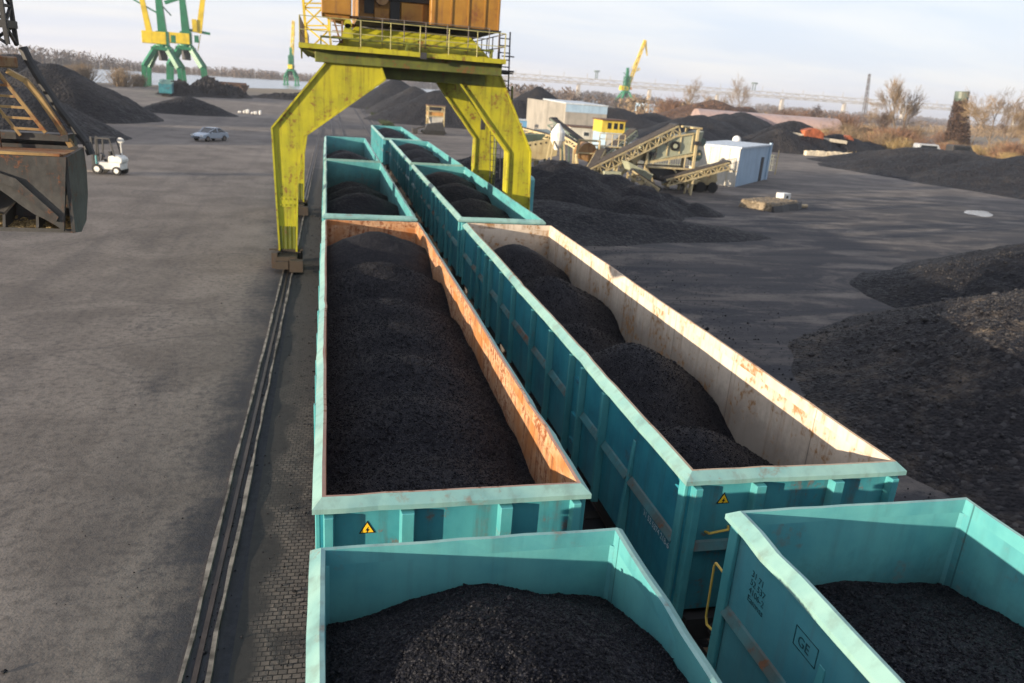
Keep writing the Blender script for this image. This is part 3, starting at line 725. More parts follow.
m.prism([(-1.0,8.718),(.28,8.718),(.28,8.25)], 1, 33.0, 33.05); m.prism([(-1.0,8.718),(.28,8.718),(.28,8.25)], 1, 45.0, 45.05)
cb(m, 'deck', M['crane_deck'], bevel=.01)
m = MB()
m.box(-1.03, 7.01, 31.71, 31.75, 8.68, 8.86); cb(m, 'toe_board', M['crane_yellow'])
m = MB(); m.box(-1.04, -1.0, 31.75, 47.3, 8.68, 8.86); cb(m, 'toe_board', M['crane_yellow'])
m = MB(); m.box(6.98, 7.02, 31.75, 47.3, 8.68, 8.86); cb(m, 'toe_board', M['crane_yellow'])
def railing(p, q, n, h=1.02, name='railing', parent=None, mat='crane_yellow', r=.022):
    m = MB(); p = Vector(p); q = Vector(q)
    for k in range(n+1):
        a = p.lerp(q, k/n); m.tube(a-Vector((0,0,.12)), a+Vector((0,0,h)), r*1.15, 6)
    for z in (h*.52, h): m.tube(p+Vector((0,0,z)), q+Vector((0,0,z)), r, 6)
    return m
cb(railing((-1.0,31.78,8.8),(6.95,31.78,8.8),7,r=.017), 'railing', M['railing'])
cb(railing((-1.0,31.9,8.8),(-1.0,47.2,8.8),12), 'railing', M['steel'])
cb(railing((6.97,31.9,8.8),(6.97,47.2,8.8),12), 'railing', M['steel'])
m = MB(); m.hexa([(.25,33.2,8.8),(6.75,33.2,8.8),(6.75,45.2,8.8),(.25,45.2,8.8),(1.15,33.9,9.72),(5.9,33.9,9.72),(5.9,44.4,9.72),(1.15,44.4,9.72)])
ped = cb(m, 'pedestal', M['crane_yellow'], bevel=.03)
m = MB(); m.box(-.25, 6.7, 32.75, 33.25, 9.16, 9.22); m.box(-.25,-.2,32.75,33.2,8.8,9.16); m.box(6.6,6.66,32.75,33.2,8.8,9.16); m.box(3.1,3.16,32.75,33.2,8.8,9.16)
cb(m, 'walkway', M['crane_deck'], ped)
cb(railing((1.3,33.4,9.22),(6.6,33.4,9.22),6,.85,r=.018), 'railing', M['steel'], ped)
m = MB(); m.tube((.82,33.1,9.75),(.82,33.25,9.75),.16,14)
m.hexa([(.55,33.1,9.2),(1.05,33.1,9.2),(1.05,33.2,9.2),(.55,33.2,9.2),(.72,33.1,9.75),(.92,33.1,9.75),(.92,33.2,9.75),(.72,33.2,9.75)])
cb(m, 'lug', M['crane_yellow'], ped)
m = MB(); m.box(3.55,3.8,31.62,31.7,8.62,8.86); cb(m, 'lamp_box', M['dark_metal'])
m = MB(); m.tube((3.5,39,9.72),(3.5,39,9.98),2.7,32); cb(m, 'slewing_ring', M['dark_metal'])
# machine house
m = MB(); m.box(4.15, 7.05, 33.6, 43.5, 10.02, 14.6)
hs = cb(m, 'machine_house', M['crane_orange'], bevel=.03)
m = MB()
for x in (4.3, 5.0, 5.7, 6.4, 6.98): m.box(x-.03, x+.03, 33.56, 33.598, 10.05, 14.5)
for y in range(35, 43, 2): m.box(7.052, 7.1, y-.03, y+.03, 10.05, 14.5)
m.box(4.1, 7.12, 33.5, 43.6, 14.6, 14.72)
cb(m, 'panel_rib', M['crane_orange'], hs)
m = MB(); m.box(1.2, 7.12, 33.45, 43.6, 9.985, 10.018); cb(m, 'base_plate', M['dark_metal'], hs)
m = MB(); m.box(1.3, 4.148, 34.4, 43.5, 10.02, 13.0); m.box(1.9,2.5,34.1,34.4,10.02,10.5); m.box(3.0,3.9,34.15,34.4,10.1,10.8)
mh = cb(m, 'engine_room', M['crane_orange'], bevel=.02)
m = MB(); m.box(1.5,1.9,34.36,34.398,10.3,11.2); m.box(2.55,2.95,34.3,34.398,10.02,11.5); m.box(1.3,4.15,34.2,34.398,10.86,11.05); m.box(3.2,3.7,34.3,34.398,11.2,11.9)
cb(m, 'opening', M['black'], mh)
m = MB(); m.tube((2.2,34.0,10.9),(2.2,34.35,10.9),.28,12); m.tube((1.5,34.1,11.2),(3.7,34.1,11.2),.07,8); m.box(2.4,3.3,33.9,34.3,11.3,11.5); cb(m, 'winch', M['grab_rust'], mh)
m = MB(); m.box(-.2, .95, 33.0, 35.0, 10.05, 11.9); m.prism([(-.1,10.05),(.9,10.05),(.9,9.9),(.2,9.9)],1,33.1,34.9)
cab = cb(m, 'driver_cab', M['crane_orange'], bevel=.03)
m = MB(); m.box(-.1,.85,32.985,32.997,10.95,11.75); cb(m, 'window', M['glass'], cab)
m = MB(); m.box(-.215,-.203,33.15,34.85,10.95,11.75); cb(m, 'window', M['glass'], cab)
m = MB(); m.beam((.2,34,9.9),(1.35,35,9.75),.14); m.beam((.9,33.2,10.0),(1.5,34.4,10.1),.12); m.beam((.25,33.4,9.95),(.55,33.4,9.0),.07); m.beam((.6,33.4,9.95),(.6,33.4,9.0),.07)
for k in range(5): m.box(.22,.62,33.36,33.44,9.05+k*.2,9.08+k*.2)
cb(m, 'cab_bracket', M['grab_rust'], cab)
m = MB(); m.truss((-.35,39.5,8.9),(-2.0,42,30),1.1,1.0,22,.10,taper=.8); cb(m, 'boom', M['boom_yellow'])
m = MB(); m.truss((4.5,39,14.6),(2.6,40,24),1.2,1.2,8,.14,taper=.5); m.beam((2.6,40,24),(-1.7,41.7,26.5),.12); cb(m, 'gantry_frame', M['boom_yellow'])
def ladder(p, q, w, n, r=.02, side=(1,0,0)):
    m = MB(); p = Vector(p); q = Vector(q); s = Vector(side)*w/2
    m.tube(p-s, q-s, r, 6); m.tube(p+s, q+s, r, 6)
    for k in range(1, n): a = p.lerp(q, k/n); m.tube(a-s, a+s, r*.8, 5)
    return m
m = ladder((8.3,37.5,5.6),(8.15,37.5,10.3),.5,15,r=.035); m.box(7.35,8.6,37.0,38.2,8.5,8.58); m.box(7.2,7.4,37.2,37.4,5.8,8.5)
for k in range(5): m.tube((8.0,37.2,6.2+k*.75),(8.6,37.2,6.2+k*.75),.03,5)
cb(m, 'ladder', M['dark_metal'])
m = ladder((8.9,40.5,.3),(8.5,40.5,7.9),.55,24); cb(m, 'ladder', M['dark_metal'])
m = MB(); m.tube((9.05,42.2,.2),(9.05,42.2,8.0),.06,6); m.tube((8.95,37.2,.2),(8.6,37.2,7.9),.05,6); m.beam((8.9,34.4,1.4),(9.0,44.3,1.4),.12,.2)
cb(m, 'tie_pipe', M['crane_deck'])
t = empty('storage_tank', (10.2,40.5,0), 0, 'turquoise upright tank glimpsed between the right crane legs', 'tank')
m = MB(); m.tube((0,0,0),(0,0,3.2),.75,20); m.ball((0,0,3.2),.75,sc=(1,1,.4),nu=20); m.build('shell', M['teal_post'], t, smooth=False)
m = MB(); m.tube((0,0,3.3),(0,0,3.75),.1,8); m.build('vent', M['steel'], t)

# ================================================================== hanging grab, near left
GY = 13.0
GR = empty('grab_bucket', (-5.68, GY, 5.0), 0, 'huge dark steel clamshell grab with rusty yellow arms hanging at the upper left', 'grab bucket')
GO = Vector((-5.4, GY, 5.0))
GS = 1.06
def fb(m, name, mats, parent=GR, **k):
    m.v = [(p[0]*GS+5.68, p[1]-GY+.72, 7.7-(7.7-p[2])*GS-5.0) for p in m.v]; return m.build(name, mats, parent, **k)
def gb(m, name, mats, parent=GR, **k):
    m.v = [tuple(Vector(p) - GO) for p in m.v]; return m.build(name, mats, parent, **k)
def mx(x): return -10.8 - x       # mirror about the grab's middle
arch = [(-3.72,5.13),(-3.82,5.22),(-3.96,5.31),(-4.12,5.40),(-4.27,5.52),(-4.40,5.64),(-4.52,5.74),(-4.66,5.81),(-4.85,5.85),(-5.1,5.87),(-5.4,5.88)]
full = [(-3.57,6.27)] + arch + [(mx(x), z) for x, z in reversed(arch[:-1])] + [(mx(-3.57),6.27)]
def gy(z): return GY - .02 - (z-5.1)*.02
m = MB(); n = len(full)
vs = [(x, gy(z), z) for x, z in full] + [(x, gy(z)+.06, z) for x, z in full]
m.add(vs, [tuple(range(n)), tuple(reversed(range(n, 2*n)))] + [(k,(k+1)%n,n+(k+1)%n,n+k) for k in range(n)])
gb(m, 'front_plate', M['grab_steel'])
m = MB()      # raised diagonal stiffener folds on the front plate
for f in (lambda x: x, mx):
    a = [(-4.9,6.02),(-4.35,5.80),(-3.80,5.28),(-3.76,5.36),(-4.28,5.92),(-4.85,6.12)]
    pts = [(f(x), gy(z)-.005, z) for x, z in a] ; b = [(f(x)*.999, gy(z)-.045, z+.01) for x, z in a]
    m = MB(); m.add(pts+b, [tuple(range(6,12))]+[(k,(k+1)%6,6+(k+1)%6,6+k) for k in range(6)]); gb(m, 'stiffener', M['grab_steel'])


prof = [(GY+.05,5.10),(GY+.3,5.06),(GY+.6,5.2),(GY+.82,5.6),(GY+.88,6.0),(GY+.85,6.3)]
m = MB(); pr = prof + [(y-.06*(1 if y>GY+.55 else 0), z+.06) for y, z in reversed(prof)]
m.prism(pr, 0, -7.15, -3.62); gb(m, 'shell', M['grab_steel'])
m = MB()
for a, b in ((-3.62,-3.565),(mx(-3.565),mx(-3.62))):
    m = MB(); m.prism([(GY,5.12),(GY+.3,5.07),(GY+.62,5.2),(GY+.85,5.6),(GY+.92,6.0),(GY+.88,6.34),(GY,6.27)], 0, a, b); gb(m, 'cheek_plate', M['grab_steel'])
m = MB(); m.box(-7.14,-3.63,GY+.06,GY+.84,6.24,6.30); gb(m, 'top_plate', M['grab_rust'])
# gravel left on the bottom and ribs
xs = np.linspace(-7.13,-3.63,70); ys = np.linspace(GY+.06,GY+.7,22); X, Y = np.meshgrid(xs, ys)
Z = 5.115 + .22*((Y-GY)/.7)**1.5 + .1*fbm(X*3,Y*3,5,3) + .015*np.random.RandomState(4).randn(*X.shape)
Z = np.maximum(Z, 5.14); m = MB(); idx = np.arange(X.size).reshape(X.shape)
m.add(np.stack([X.ravel(),Y.ravel(),Z.ravel()],1).tolist(), np.stack([idx[:-1,:-1].ravel(),idx[:-1,1:].ravel(),idx[1:,1:].ravel(),idx[1:,:-1].ravel()],1).tolist())
grv = gb(m, 'gravel', M['sand'])
for x in (-4.12,-4.58,-5.4,mx(-4.58),mx(-4.12)):
    m = MB(); m.prism([(GY+.07,5.12),(GY+.5,5.12),(GY+.75,5.5),(GY+.6,5.45),(GY+.14,5.34)], 0, x-.02, x+.02); gb(m, 'tooth_rib', M['grab_steel'])
for f in (lambda x: x, mx):
    m = MB(); pts = [(-3.57,GY+.3,6.30),(-3.62,GY+.3,6.48),(-3.78,GY+.3,6.72),(-3.98,GY+.3,7.02),(-4.14,GY+.3,7.32),(-4.28,GY+.3,7.62),(-4.34,GY+.3,7.8)]
    m.path([(f(x),y,z) for x,y,z in pts], .065, 8); fb(m, 'lift_arm', M['dark_metal'])
    m = MB(); pts = [(-3.78,GY+.12,6.42),(-3.95,GY+.12,6.78),(-4.14,GY+.12,7.12),(-4.30,GY+.12,7.34),(-4.52,GY+.12,7.46)]
    for a, b in zip(pts[:-1], pts[1:]): m.beam((f(a[0]),a[1],a[2]), (f(b[0]),b[1],b[2]), .10, .07)
    fb(m, 'brace', M['grab_yellow'])
    m = MB(); m.beam((f(-4.62),GY,7.45),(f(-4.08),GY,6.62),.045,.05); m.beam((f(-5.0),GY,7.45),(f(-4.42),GY,6.56),.03,.04)
    for k in range(6):
        z = 6.66+k*.15; xx = -4.08-(z-6.62)*.65; m.beam((f(xx),GY,z),(f(xx-.42),GY,z+.005),.035,.035)
    fb(m, 'ladder', M['grab_yellow'])
    m = MB(); m.beam((f(-4.70),GY-.06,6.25),(f(-4.68),GY-.06,7.9),.05,.05); fb(m, 'rod', M['grab_steel'])
m = MB(); m.box(-7.0,-3.8,GY+.05,GY+.4,6.50,6.60); m.tube((-7.0,GY+.6,6.42),(-3.85,GY+.6,6.42),.09,10); fb(m, 'cross_beam', M['grab_steel'])
m = MB(); m.box(-7.1,-3.66,GY-.03,GY+.05,6.275,6.315); m.box(-4.78,-4.62,GY-.05,GY+.0,6.2,6.33); gb(m, 'edge_bar', M['grab_yellow'])
m = MB(); m.box(-6.25,-4.55,GY-.1,GY+.7,7.5,7.66); hb = fb(m, 'head_block', M['grab_rust'], bevel=.02)
m = MB(); m.truss((-4.62,GY+.2,7.82),(-4.72,GY+.2,11.5),.36,.36,14,.055); m.truss((mx(-4.62),GY+.2,7.82),(mx(-4.72),GY+.2,11.5),.36,.36,14,.055)
m.box(-6.2,-4.75,GY+.15,GY+.3,7.82,9.4); m.box(-5.0,-4.4,GY-.0,GY+.4,8.05,8.15)
fb(m, 'sheave_mast', M['dark_metal'])
m = MB()
for x in (-5.8,-5.6,-5.2,-5.0): m.tube((x,GY+.2,9.4),(x,GY+.2,34),.022,6)
fb(m, 'cable', M['dark_metal'])

# ================================================================== coal piles on the ground
def pile(name, label, cones, mat, res, seed=1, slope=.62, rnd=.8, nz=.35, nscale=.35, cat='coal pile', group='coal piles in the yard', fine=.04, ridge=0.0, lumps=0, lbox=None):
    E_ = [max(c[3:5])*1.25+.4 if len(c) > 3 else 1.6 for c in cones]; E_ = [max(k, 1.6) for k in E_]
    x0 = min(c[0]-c[2]/slope*k-rnd-1 for c, k in zip(cones, E_)); x1 = max(c[0]+c[2]/slope*k+rnd+1 for c, k in zip(cones, E_))
    y0 = min(c[1]-c[2]/slope*k-rnd-1 for c, k in zip(cones, E_)); y1 = max(c[1]+c[2]/slope*k+rnd+1 for c, k in zip(cones, E_))
    X, Y = np.meshgrid(np.arange(x0, x1, res), np.arange(y0, y1, res))
    Z = np.full(X.shape, -9.0)
    for i, c in enumerate(cones):
        cx, cy, h = c[:3]; sx, sy = (c[3], c[4]) if len(c) > 3 else (1, 1); rot = c[5] if len(c) > 5 else 0
        dx, dy = X-cx, Y-cy; ca, sa = math.cos(rot), math.sin(rot)
        u = (dx*ca+dy*sa)/sx; v = (-dx*sa+dy*ca)/sy
        ang = np.arctan2(v, u)
        wob = 1 + .30*fbm(np.cos(ang)*1.6+i*5.1+7, np.sin(ang)*1.6+i*2.3+3, seed+i, 3)
        r = np.sqrt(u*u+v*v)*wob
        Z = np.maximum(Z, h - slope*(np.sqrt(r*r+rnd*rnd)-rnd))
    am = np.clip(Z/1.2, .06, 1)
    Z = Z + am*nz*fbm(X*nscale, Y*nscale, seed+9, 4) + am*fine*np.random.RandomState(seed).randn(*X.shape)
    if ridge: Z = Z + ridge*np.abs(fbm(X*nscale*1.7, Y*nscale*1.7, seed+77, 3))
    # gentle toe
    Z = np.where(Z < .25, .25-(.25-Z)*.8, Z)
    ox, oy = cones[0][0], cones[0][1]
    keep = (Z > -.06)
    idx = -np.ones(X.shape, int)
    cell = keep[:-1,:-1] | keep[1:,:-1] | keep[:-1,1:] | keep[1:,1:]
    used = np.zeros(X.shape, bool); used[:-1,:-1] |= cell; used[1:,:-1] |= cell; used[:-1,1:] |= cell; used[1:,1:] |= cell
    idx[used] = np.arange(used.sum())
    Zc = np.maximum(Z, -.4)
    V = np.stack([X[used]-ox, Y[used]-oy, Zc[used]], 1).tolist()
    F = np.stack([idx[:-1,:-1][cell], idx[:-1,1:][cell], idx[1:,1:][cell], idx[1:,:-1][cell]], 1).tolist()
    nf0 = len(F)
    if lumps:
        rs = np.random.RandomState(seed+1); ov = np.array([(1,0,0),(0,1,0),(-1,0,0),(0,-1,0),(.2,.1,.8),(-.1,-.2,-.7)], float)
        of = [(0,1,4),(1,2,4),(2,3,4),(3,0,4),(1,0,5),(2,1,5),(3,2,5),(0,3,5)]
        for k in range(lumps):
            lx = rs.uniform(lbox[0], lbox[1]); ly = rs.uniform(lbox[2], lbox[3]); i = int((lx-x0)/res+.5); j = int((ly-y0)/res+.5)
            zz = Zc[j, i]
            if zz < .02: continue
            sz = .022*math.exp(rs.randn()*.6); b = len(V)
            for q in ov*(sz*rs.uniform(.55,1.25,(6,3))): V.append((X[j,i]-ox+q[0]+rs.uniform(-.07,.07)*0, Y[j,i]-oy+q[1], zz+q[2]+sz*.2))
            F += [tuple(b+m_ for m_ in f) for f in of]
    me = bpy.data.meshes.new(name); me.from_pydata(V, [], F); me.materials.append(M[mat]); me.materials.append(M['coal_lump']); me.polygons.foreach_set('material_index', [0]*nf0+[1]*(len(F)-nf0))
    if fine < .1: me.polygons.foreach_set('use_smooth', [True]*len(F))
    me.update()
    o = bpy.data.objects.new(name, me); COL.objects.link(o); o.location = (ox, oy, 0)
    return tag(o, label, cat, group)
# right foreground
pile('coal_pile', 'large coal pile at the right edge, its brown gritty top catching the sun', [(25.5,14.2,4.9),(24.8,8.5,4.8),(32,11,5.6)], 'coal_brown', .12, 21, .45, 1.0, .5, .5, fine=.03, lumps=14000, lbox=(13,29,12,25))
pile('coal_pile', 'low dark coal pile just behind the large sunlit one at the right edge', [(31.6,26.0,2.7),(37,28.5,3.2)], 'coal_pile', .15, 22, .38, 1.0, .5, .5, fine=.03, lumps=6000, lbox=(21,33,22,31))
pile('rubble_heap', 'small flat patch of grey rubble on the dark yard', [(19.6,23.0,.28,2.6,1.2,.5)], 'coal_pile', .1, 23, .35, .4, .35, 1.5, cat='rubble', group=None, fine=.03)
# middle heap in front of the screening plant
pile('coal_pile', 'black coal pile right of the yellow crane leg, below the hopper', [(16.6,55,3.0),(18.8,58,2.6),(14.5,58,2.2),(21.0,55.5,2.2)], 'coal_pile', .2, 24, .52, 1.0, .6, .5, fine=.03)
pile('coal_pile', 'lumpy black coal pile in front of the screening plant', [(22.6,53,1.7),(25,54,1.05),(21.4,50.5,1.3),(26.8,52.0,.65)], 'coal_pile', .2, 25, .5, .8, .8, .6, fine=.03)
pile('coal_pile', 'low spread of black coal slack beside the right wagons', [(16.5,44,1.0,2.4,1.0,.1),(13.6,46.5,1.2,1.3,1.6),(20,43.5,.7,2.2,1)], 'coal_pile', .22, 26, .30, .8, .5, .5, fine=.03)
# left piles
pile('coal_pile', 'highest coal pile on the left, flat topped, behind the grab', [(-42,124,7.5,1.25,1.0),(-36,119,6.9,1.0,1.0),(-50,130,7.3,1.2,1.0),(-31,122,4.2)], 'coal_far', .5, 31, .66, 2.2, .8, .22, fine=.05)
pile('coal_pile', 'dark coal pile in the foreground of the highest one, behind the white forklift', [(-36.5,90,6.4,1.2,1),(-29,87.5,4.5,1.0,.9),(-45,92,7.6,1.3,1)], 'coal_far', .45, 32, .62, 2.0, .7, .25, fine=.05)
pile('coal_pile', 'small rounded coal pile beside the green cranes', [(-23.8,147,2.7,1.35,1.0)], 'coal_far', .4, 33, .55, 1.5, .5, .3, fine=.04)
pile('scrap_heap', 'jagged dark scrap heap left of the road near the river', [(-33,240,5.0,1.2,1),(-28.5,246,3.6,1.3,1),(-39,232,4)], 'coal_far', .5, 34, .7, .6, 2.6, .6, cat='scrap heap', group=None, fine=.35)
pile('rubble_heap', 'long low grey rubble bank by the river left of the yellow crane', [(-10,262,2.2,3.5,1,.2),(-2,268,2.0,2.5,1,.2),(4,250,1.6,2,1)], 'coal_far', .6, 35, .5, .8, 1.6, .5, cat='rubble', group=None, fine=.15)
# centre piles under the crane
pile('coal_pile', 'farthest and tallest grey coal pile seen under the crane beam', [(19.5,236,8.6,1.0,1.5),(15,245,4.8)], 'coal_far', .6, 36, .62, 1.0, .6, .25, fine=.04)
pile('coal_pile', 'middle grey coal pile of the three under the crane beam', [(21.5,200,7.0,1.0,1.4),(17.5,208,4.2)], 'coal_far', .6, 37, .60, 1.2, .7, .25, fine=.04)
pile('coal_pile', 'nearest wide brownish coal pile under the crane, behind the hopper tower', [(23,166,6.6,1.2,1.2),(31,160,5.4,1.2,1),(18,172,3.6)], 'coal_far', .5, 38, .58, 1.4, .8, .3, fine=.05)
pile('coal_pile', 'pointed coal pile right of the crane beyond the concrete building', [(56,210,9.0,1.0,1.0),(49,205,5.5),(65,214,4.8)], 'coal_far', .5, 39, .62, 1.0, .8, .3, fine=.05)
pile('coal_pile', 'dark coal stub beside the right row of wagons behind the far crane leg', [(13.4,68,2.2),(16.5,72,1.6)], 'coal_pile', .25, 40, .5, .8, .6, .5, fine=.03)
# right distance
pile('coal_pile', 'low dark coal pile behind the yellow cabin', [(80,215,5.2,1.6,1.0,-.4),(95,222,4.2,1.6,1.0,-.4)], 'coal_far', .6, 41, .5, 1.5, .8, .3, fine=.05)
pile('coal_pile', 'long dark coal bank behind the white warehouse', [(86,172,5.4,1.8,1.1,.5),(98,182,6.0,1.8,1.1,.5),(76,160,3.6,1.6,1.0,.5),(110,196,6.4,1.6,1.1,.5)], 'coal_far', .6, 42, .5, 1.6, .9, .3, fine=.05)
pile('coal_pile', 'black coal pile against the pale retaining wall, orange sheets behind', [(93,144,6.0,1.1,.9),(88,140,4.4),(104,144,3.8,1.6,1,.1),(113,146,2.6,1.5,1,.1)], 'coal_far', .45, 43, .58, 1.5, .7, .3, fine=.05)
pile('coal_bank', 'long low grey coal bank along the right side of the yard', [(94,108,3.6,1.8,1.2,-.9),(90,96,3.9,1.8,1.3,-.9),(92,83,4.4,1.8,1.3,-1.2),(97,70,5,2,1.4,-1.2),(104,113,2.6,1.6,1,-.9),(92,106,1.8,1.5,1,-.9)], 'coal_far', .4, 44, .42, 1.5, .7, .35, cat='coal bank', group=None, fine=.04)
pile('dirt_mound', 'russet earth mound with scrub near the far right sheds', [(125,240,9,2.0,1,.2),(140,250,8,1.5,1,.2)], 'dirt', .8, 45, .6, 2, 2.0, .3, cat='earth mound', group=None, fine=.07)  if 'dirt' in M else None
# ================================================================== screening plant
def conveyor(label, p, q, w, h, legs, matf='cream', n=14, group='belt conveyors of the screening plant', drum=True):
    p = Vector(p); q = Vector(q); o = p.copy(); o.z = 0
    t = empty('belt_conveyor', o, 0, label, 'conveyor', group)
    d = (q-p).normalized(); s = d.cross(Vector((0,0,1))).normalized(); u = s.cross(d)
    m = MB()
    m.truss(p-o-u*h/2, q-o-u*h/2, w, h, n, .13); m.build('lattice_frame', M[matf], t)
    m = MB(); m.beam(p-o+u*.10, q-o+u*.10, w*.95, .05); 
    for k in range(n*2):
        a = (p-o).lerp(q-o, (k+.5)/(2*n)); m.tube(a-s*w*.45+u*.03, a+s*w*.45+u*.03, .05, 6)
    m.build('belt', M['belt'], t)
    if drum:
        for e in (p, q):
            m = MB(); m.tube(e-o-s*w*.5, e-o+s*w*.5, .2, 12); m.build('drum', M['dark_metal'], t)
    for f in legs:
        m = MB(); a = (p-o).lerp(q-o, f)
        for k in (-1, 1): m.beam(a+s*k*w*.45-u*h, Vector((a.x+s.x*k*w*.6, a.y+s.y*k*w*.6, 0)), .14)
        m.beam(a+s*w*.5-u*h*1.0, a-s*w*.5-u*h*1.0, .12); m.build('leg', M[matf], t)
    return t
conveyor('long dark belted conveyor climbing to the top of the cream screen box', (20.8,63.2,1.35), (29.9,64.6,5.75), 1.3, .75, (.35,), n=16)
conveyor('short cream lattice conveyor reaching right on a single white post', (28.6,62.6,1.25), (34.7,63.2,2.95), .9, .55, (.42,), n=10)
conveyor('dark lattice conveyor sloping down right below the white annex', (22.6,78,5.2), (26.6,72,1.9), 1.0, .7, (.3,), 'grey_green', n=9)
conveyor('thin yellow edged conveyor leading right from behind the crane leg', (15.0,72,4.9), (20.6,69,3.9), .8, .35, (.7,), n=8)
conveyor('short cream conveyor between the hopper and the coal barrel', (20.0,68.6,4.6), (22.4,67,3.3), .8, .4, (.8,), n=6)
conveyor('stubby cream conveyor tipping onto the lumpy coal pile', (25.0,61.2,2.0), (27.3,60.4,.7), .9, .5, (.5,), n=5)
conveyor('pale conveyor rising behind the long dark belted one', (23.6,67.5,2.0), (28.4,70.5,4.9), .9, .5, (.3,.7), 'pale_green', n=8)
conveyor('short steep cream conveyor between the white bin and the long conveyor', (21.4,62.2,1.3), (23.6,65.4,3.3), .7, .45, (.6,), n=6)
t = empty('steel_platform', (24.6,66.4,0), 0, 'cream railed steel platform standing behind the long conveyor', 'platform')
m = MB(); m.box(-1.2,1.2,-.8,.8,3.5,3.58); m.build('deck', M['cream'], t)
for x in (-1.1,1.1):
    for y in (-.7,.7):
        m = MB(); m.box(x-.07,x+.07,y-.07,y+.07,0,3.498); m.build('leg', M['cream'], t)
m = railing((-1.2,-.78,3.7),(1.2,-.78,3.7),4,.95,r=.035); m.build('railing', M['cream'], t)
m = MB(); m.beam((-1.1,-.7,.2),(1.1,-.7,3.3),.09); m.beam((1.1,-.7,.2),(-1.1,-.7,3.3),.09); m.build('cross_brace', M['cream'], t)
# screen box
t = empty('screen_machine', (29.8,65,0), 0, 'pale green inclined screen box with a round black flywheel on cream legs', 'screening machine')
m = MB(); P = [(-2.45,2.55),(2.35,3.6),(2.75,5.45),(1.6,5.15),(-2.4,4.3)]
m.prism(P, 1, -1.0, 1.0); m.build('screen_box', M['pale_green'], t, bevel=.04)
m = MB(); m.beam((-2.6,-1.06,2.45),(2.6,-1.06,3.5),.16,.2); m.beam((-2.5,-1.06,4.35),(1.7,-1.06,5.2),.1,.14)
for f in (-1.6,-.6,.6,1.7): m.beam((f,-1.04,2.8+.2*(f+2.4)),(f,-1.04,4.4+.2*(f+2.4)),.07,.09)
m.build('side_rib', M['cream'], t)
m = MB(); m.tube((.05,-1.02,4.05),(.05,-1.22,4.05),.42,20); fw = m.build('flywheel', M['black'], t)
m = MB(); m.tube((.05,-1.221,4.05),(.05,-1.26,4.05),.2,14); m.build('hub', M['pale_green'], fw)
m = MB()
for x in (-2.1,-1.75): m.tube((x,-1.02,3.3),(x,-1.25,3.3),.16,12); m.tube((x,-1.0,2.75),(x,-1.2,3.2),.08,8)
for x in (2.0,2.3): m.tube((x,-1.02,4.4),(x,-1.3,4.4),.18,12)
m.build('spring', M['dark_metal'], t)
for x in (-2.5,2.05):
    for y in (-1.15,1.15):
        m = MB(); m.beam((x,y,0),(x,y,5.6 if x > 0 else 4.2),.2); m.build('leg', M['cream'], t)
m = MB(); m.box(-2.5,2.1,-1.25,-1.05,2.05,2.2); m.box(-2.5,2.1,1.05,1.25,2.05,2.2); m.box(1.5,2.4,-1.25,1.25,5.6,5.75); m.beam((-2.4,-1.15,2.0),(-1.2,-1.15,.2),.22); m.beam((1.9,-1.15,.3),(.2,-1.15,2.05),.12)
m.build('support_frame', M['cream'], t)
m = MB(); m.prism([(-2.0,2.04),(1.8,2.04),(.6,.9),(-.8,.9)],1,-.9,.9); m.build('chute', M['dark_metal'], t)
m = MB(); m.prism([(-3.7,2.6),(-2.6,3.5),(-2.35,3.2),(-3.45,2.3)],1,-.7,.7); m.prism([(-4.6,1.35),(-2.7,3.1),(-2.55,2.9),(-4.4,1.15)],1,-.5,.5); m.build('feed_chute', M['cream'], t)
m = MB(); m.tube((2.6,-.5,3.3),(2.6,.6,3.3),.55,18); m.tube((2.75,-.9,4.5),(2.75,-.2,4.5),.36,14); m.build('motor', M['grey_green'], t)
t = empty('reject_skip', (26.5,62,0), 0, 'pale open skip tilted under the feed chute beside the lumpy coal', 'skip')
m = MB(); m.hexa([(-1.6,-.6,2.0),(.3,-.6,1.1),(.3,.7,1.1),(-1.6,.7,2.0),(-1.9,-.8,2.7),(.5,-.8,1.75),(.5,.9,1.75),(-1.9,.9,2.7)]); m.build('body', M['pale_green'], t, bevel=.03)
m = MB()
for x in (-1.3,.1):
    for y in (-.5,.6): m.beam((x,y,0),(x,y,1.7 if x < 0 else 1.1),.12)
m.build('stand', M['cream'], t)
t = empty('oil_tank', (31.6,66.6,0), 0, 'dusty horizontal cylinder tank under the short lattice conveyor', 'tank')
m = MB(); m.tube((-1.2,0,1.0),(1.2,0,1.0),.62,18); m.build('shell', M['grey_green'], t)
m = MB(); m.box(-.9,-.7,-.5,.5,0,.5); m.box(.7,.9,-.5,.5,0,.5); m.build('saddle', M['concrete'], t)
t = empty('chassis_unit', (33.6,65.5,0), 0, 'cream machine chassis with a dark wheel in front of the white warehouse', 'machine chassis')
m = MB(); m.box(-3.2,1.3,-.6,.6,.7,1.05); m.hexa([(-.2,-.7,1.05),(1.4,-.7,1.05),(1.4,.7,1.05),(-.2,.7,1.05),(-.1,-.7,2.2),(.9,-.7,2.5),(.9,.7,2.5),(-.1,.7,2.2)]); m.build('chassis', M['cream'], t)
for y in (-.75,.55):
    for x in (1.0,-.2):
        m = MB(); m.tube((x,y,.48),(x,y+.25,.48),.48,16); m.build('wheel', M['tyre'], t)
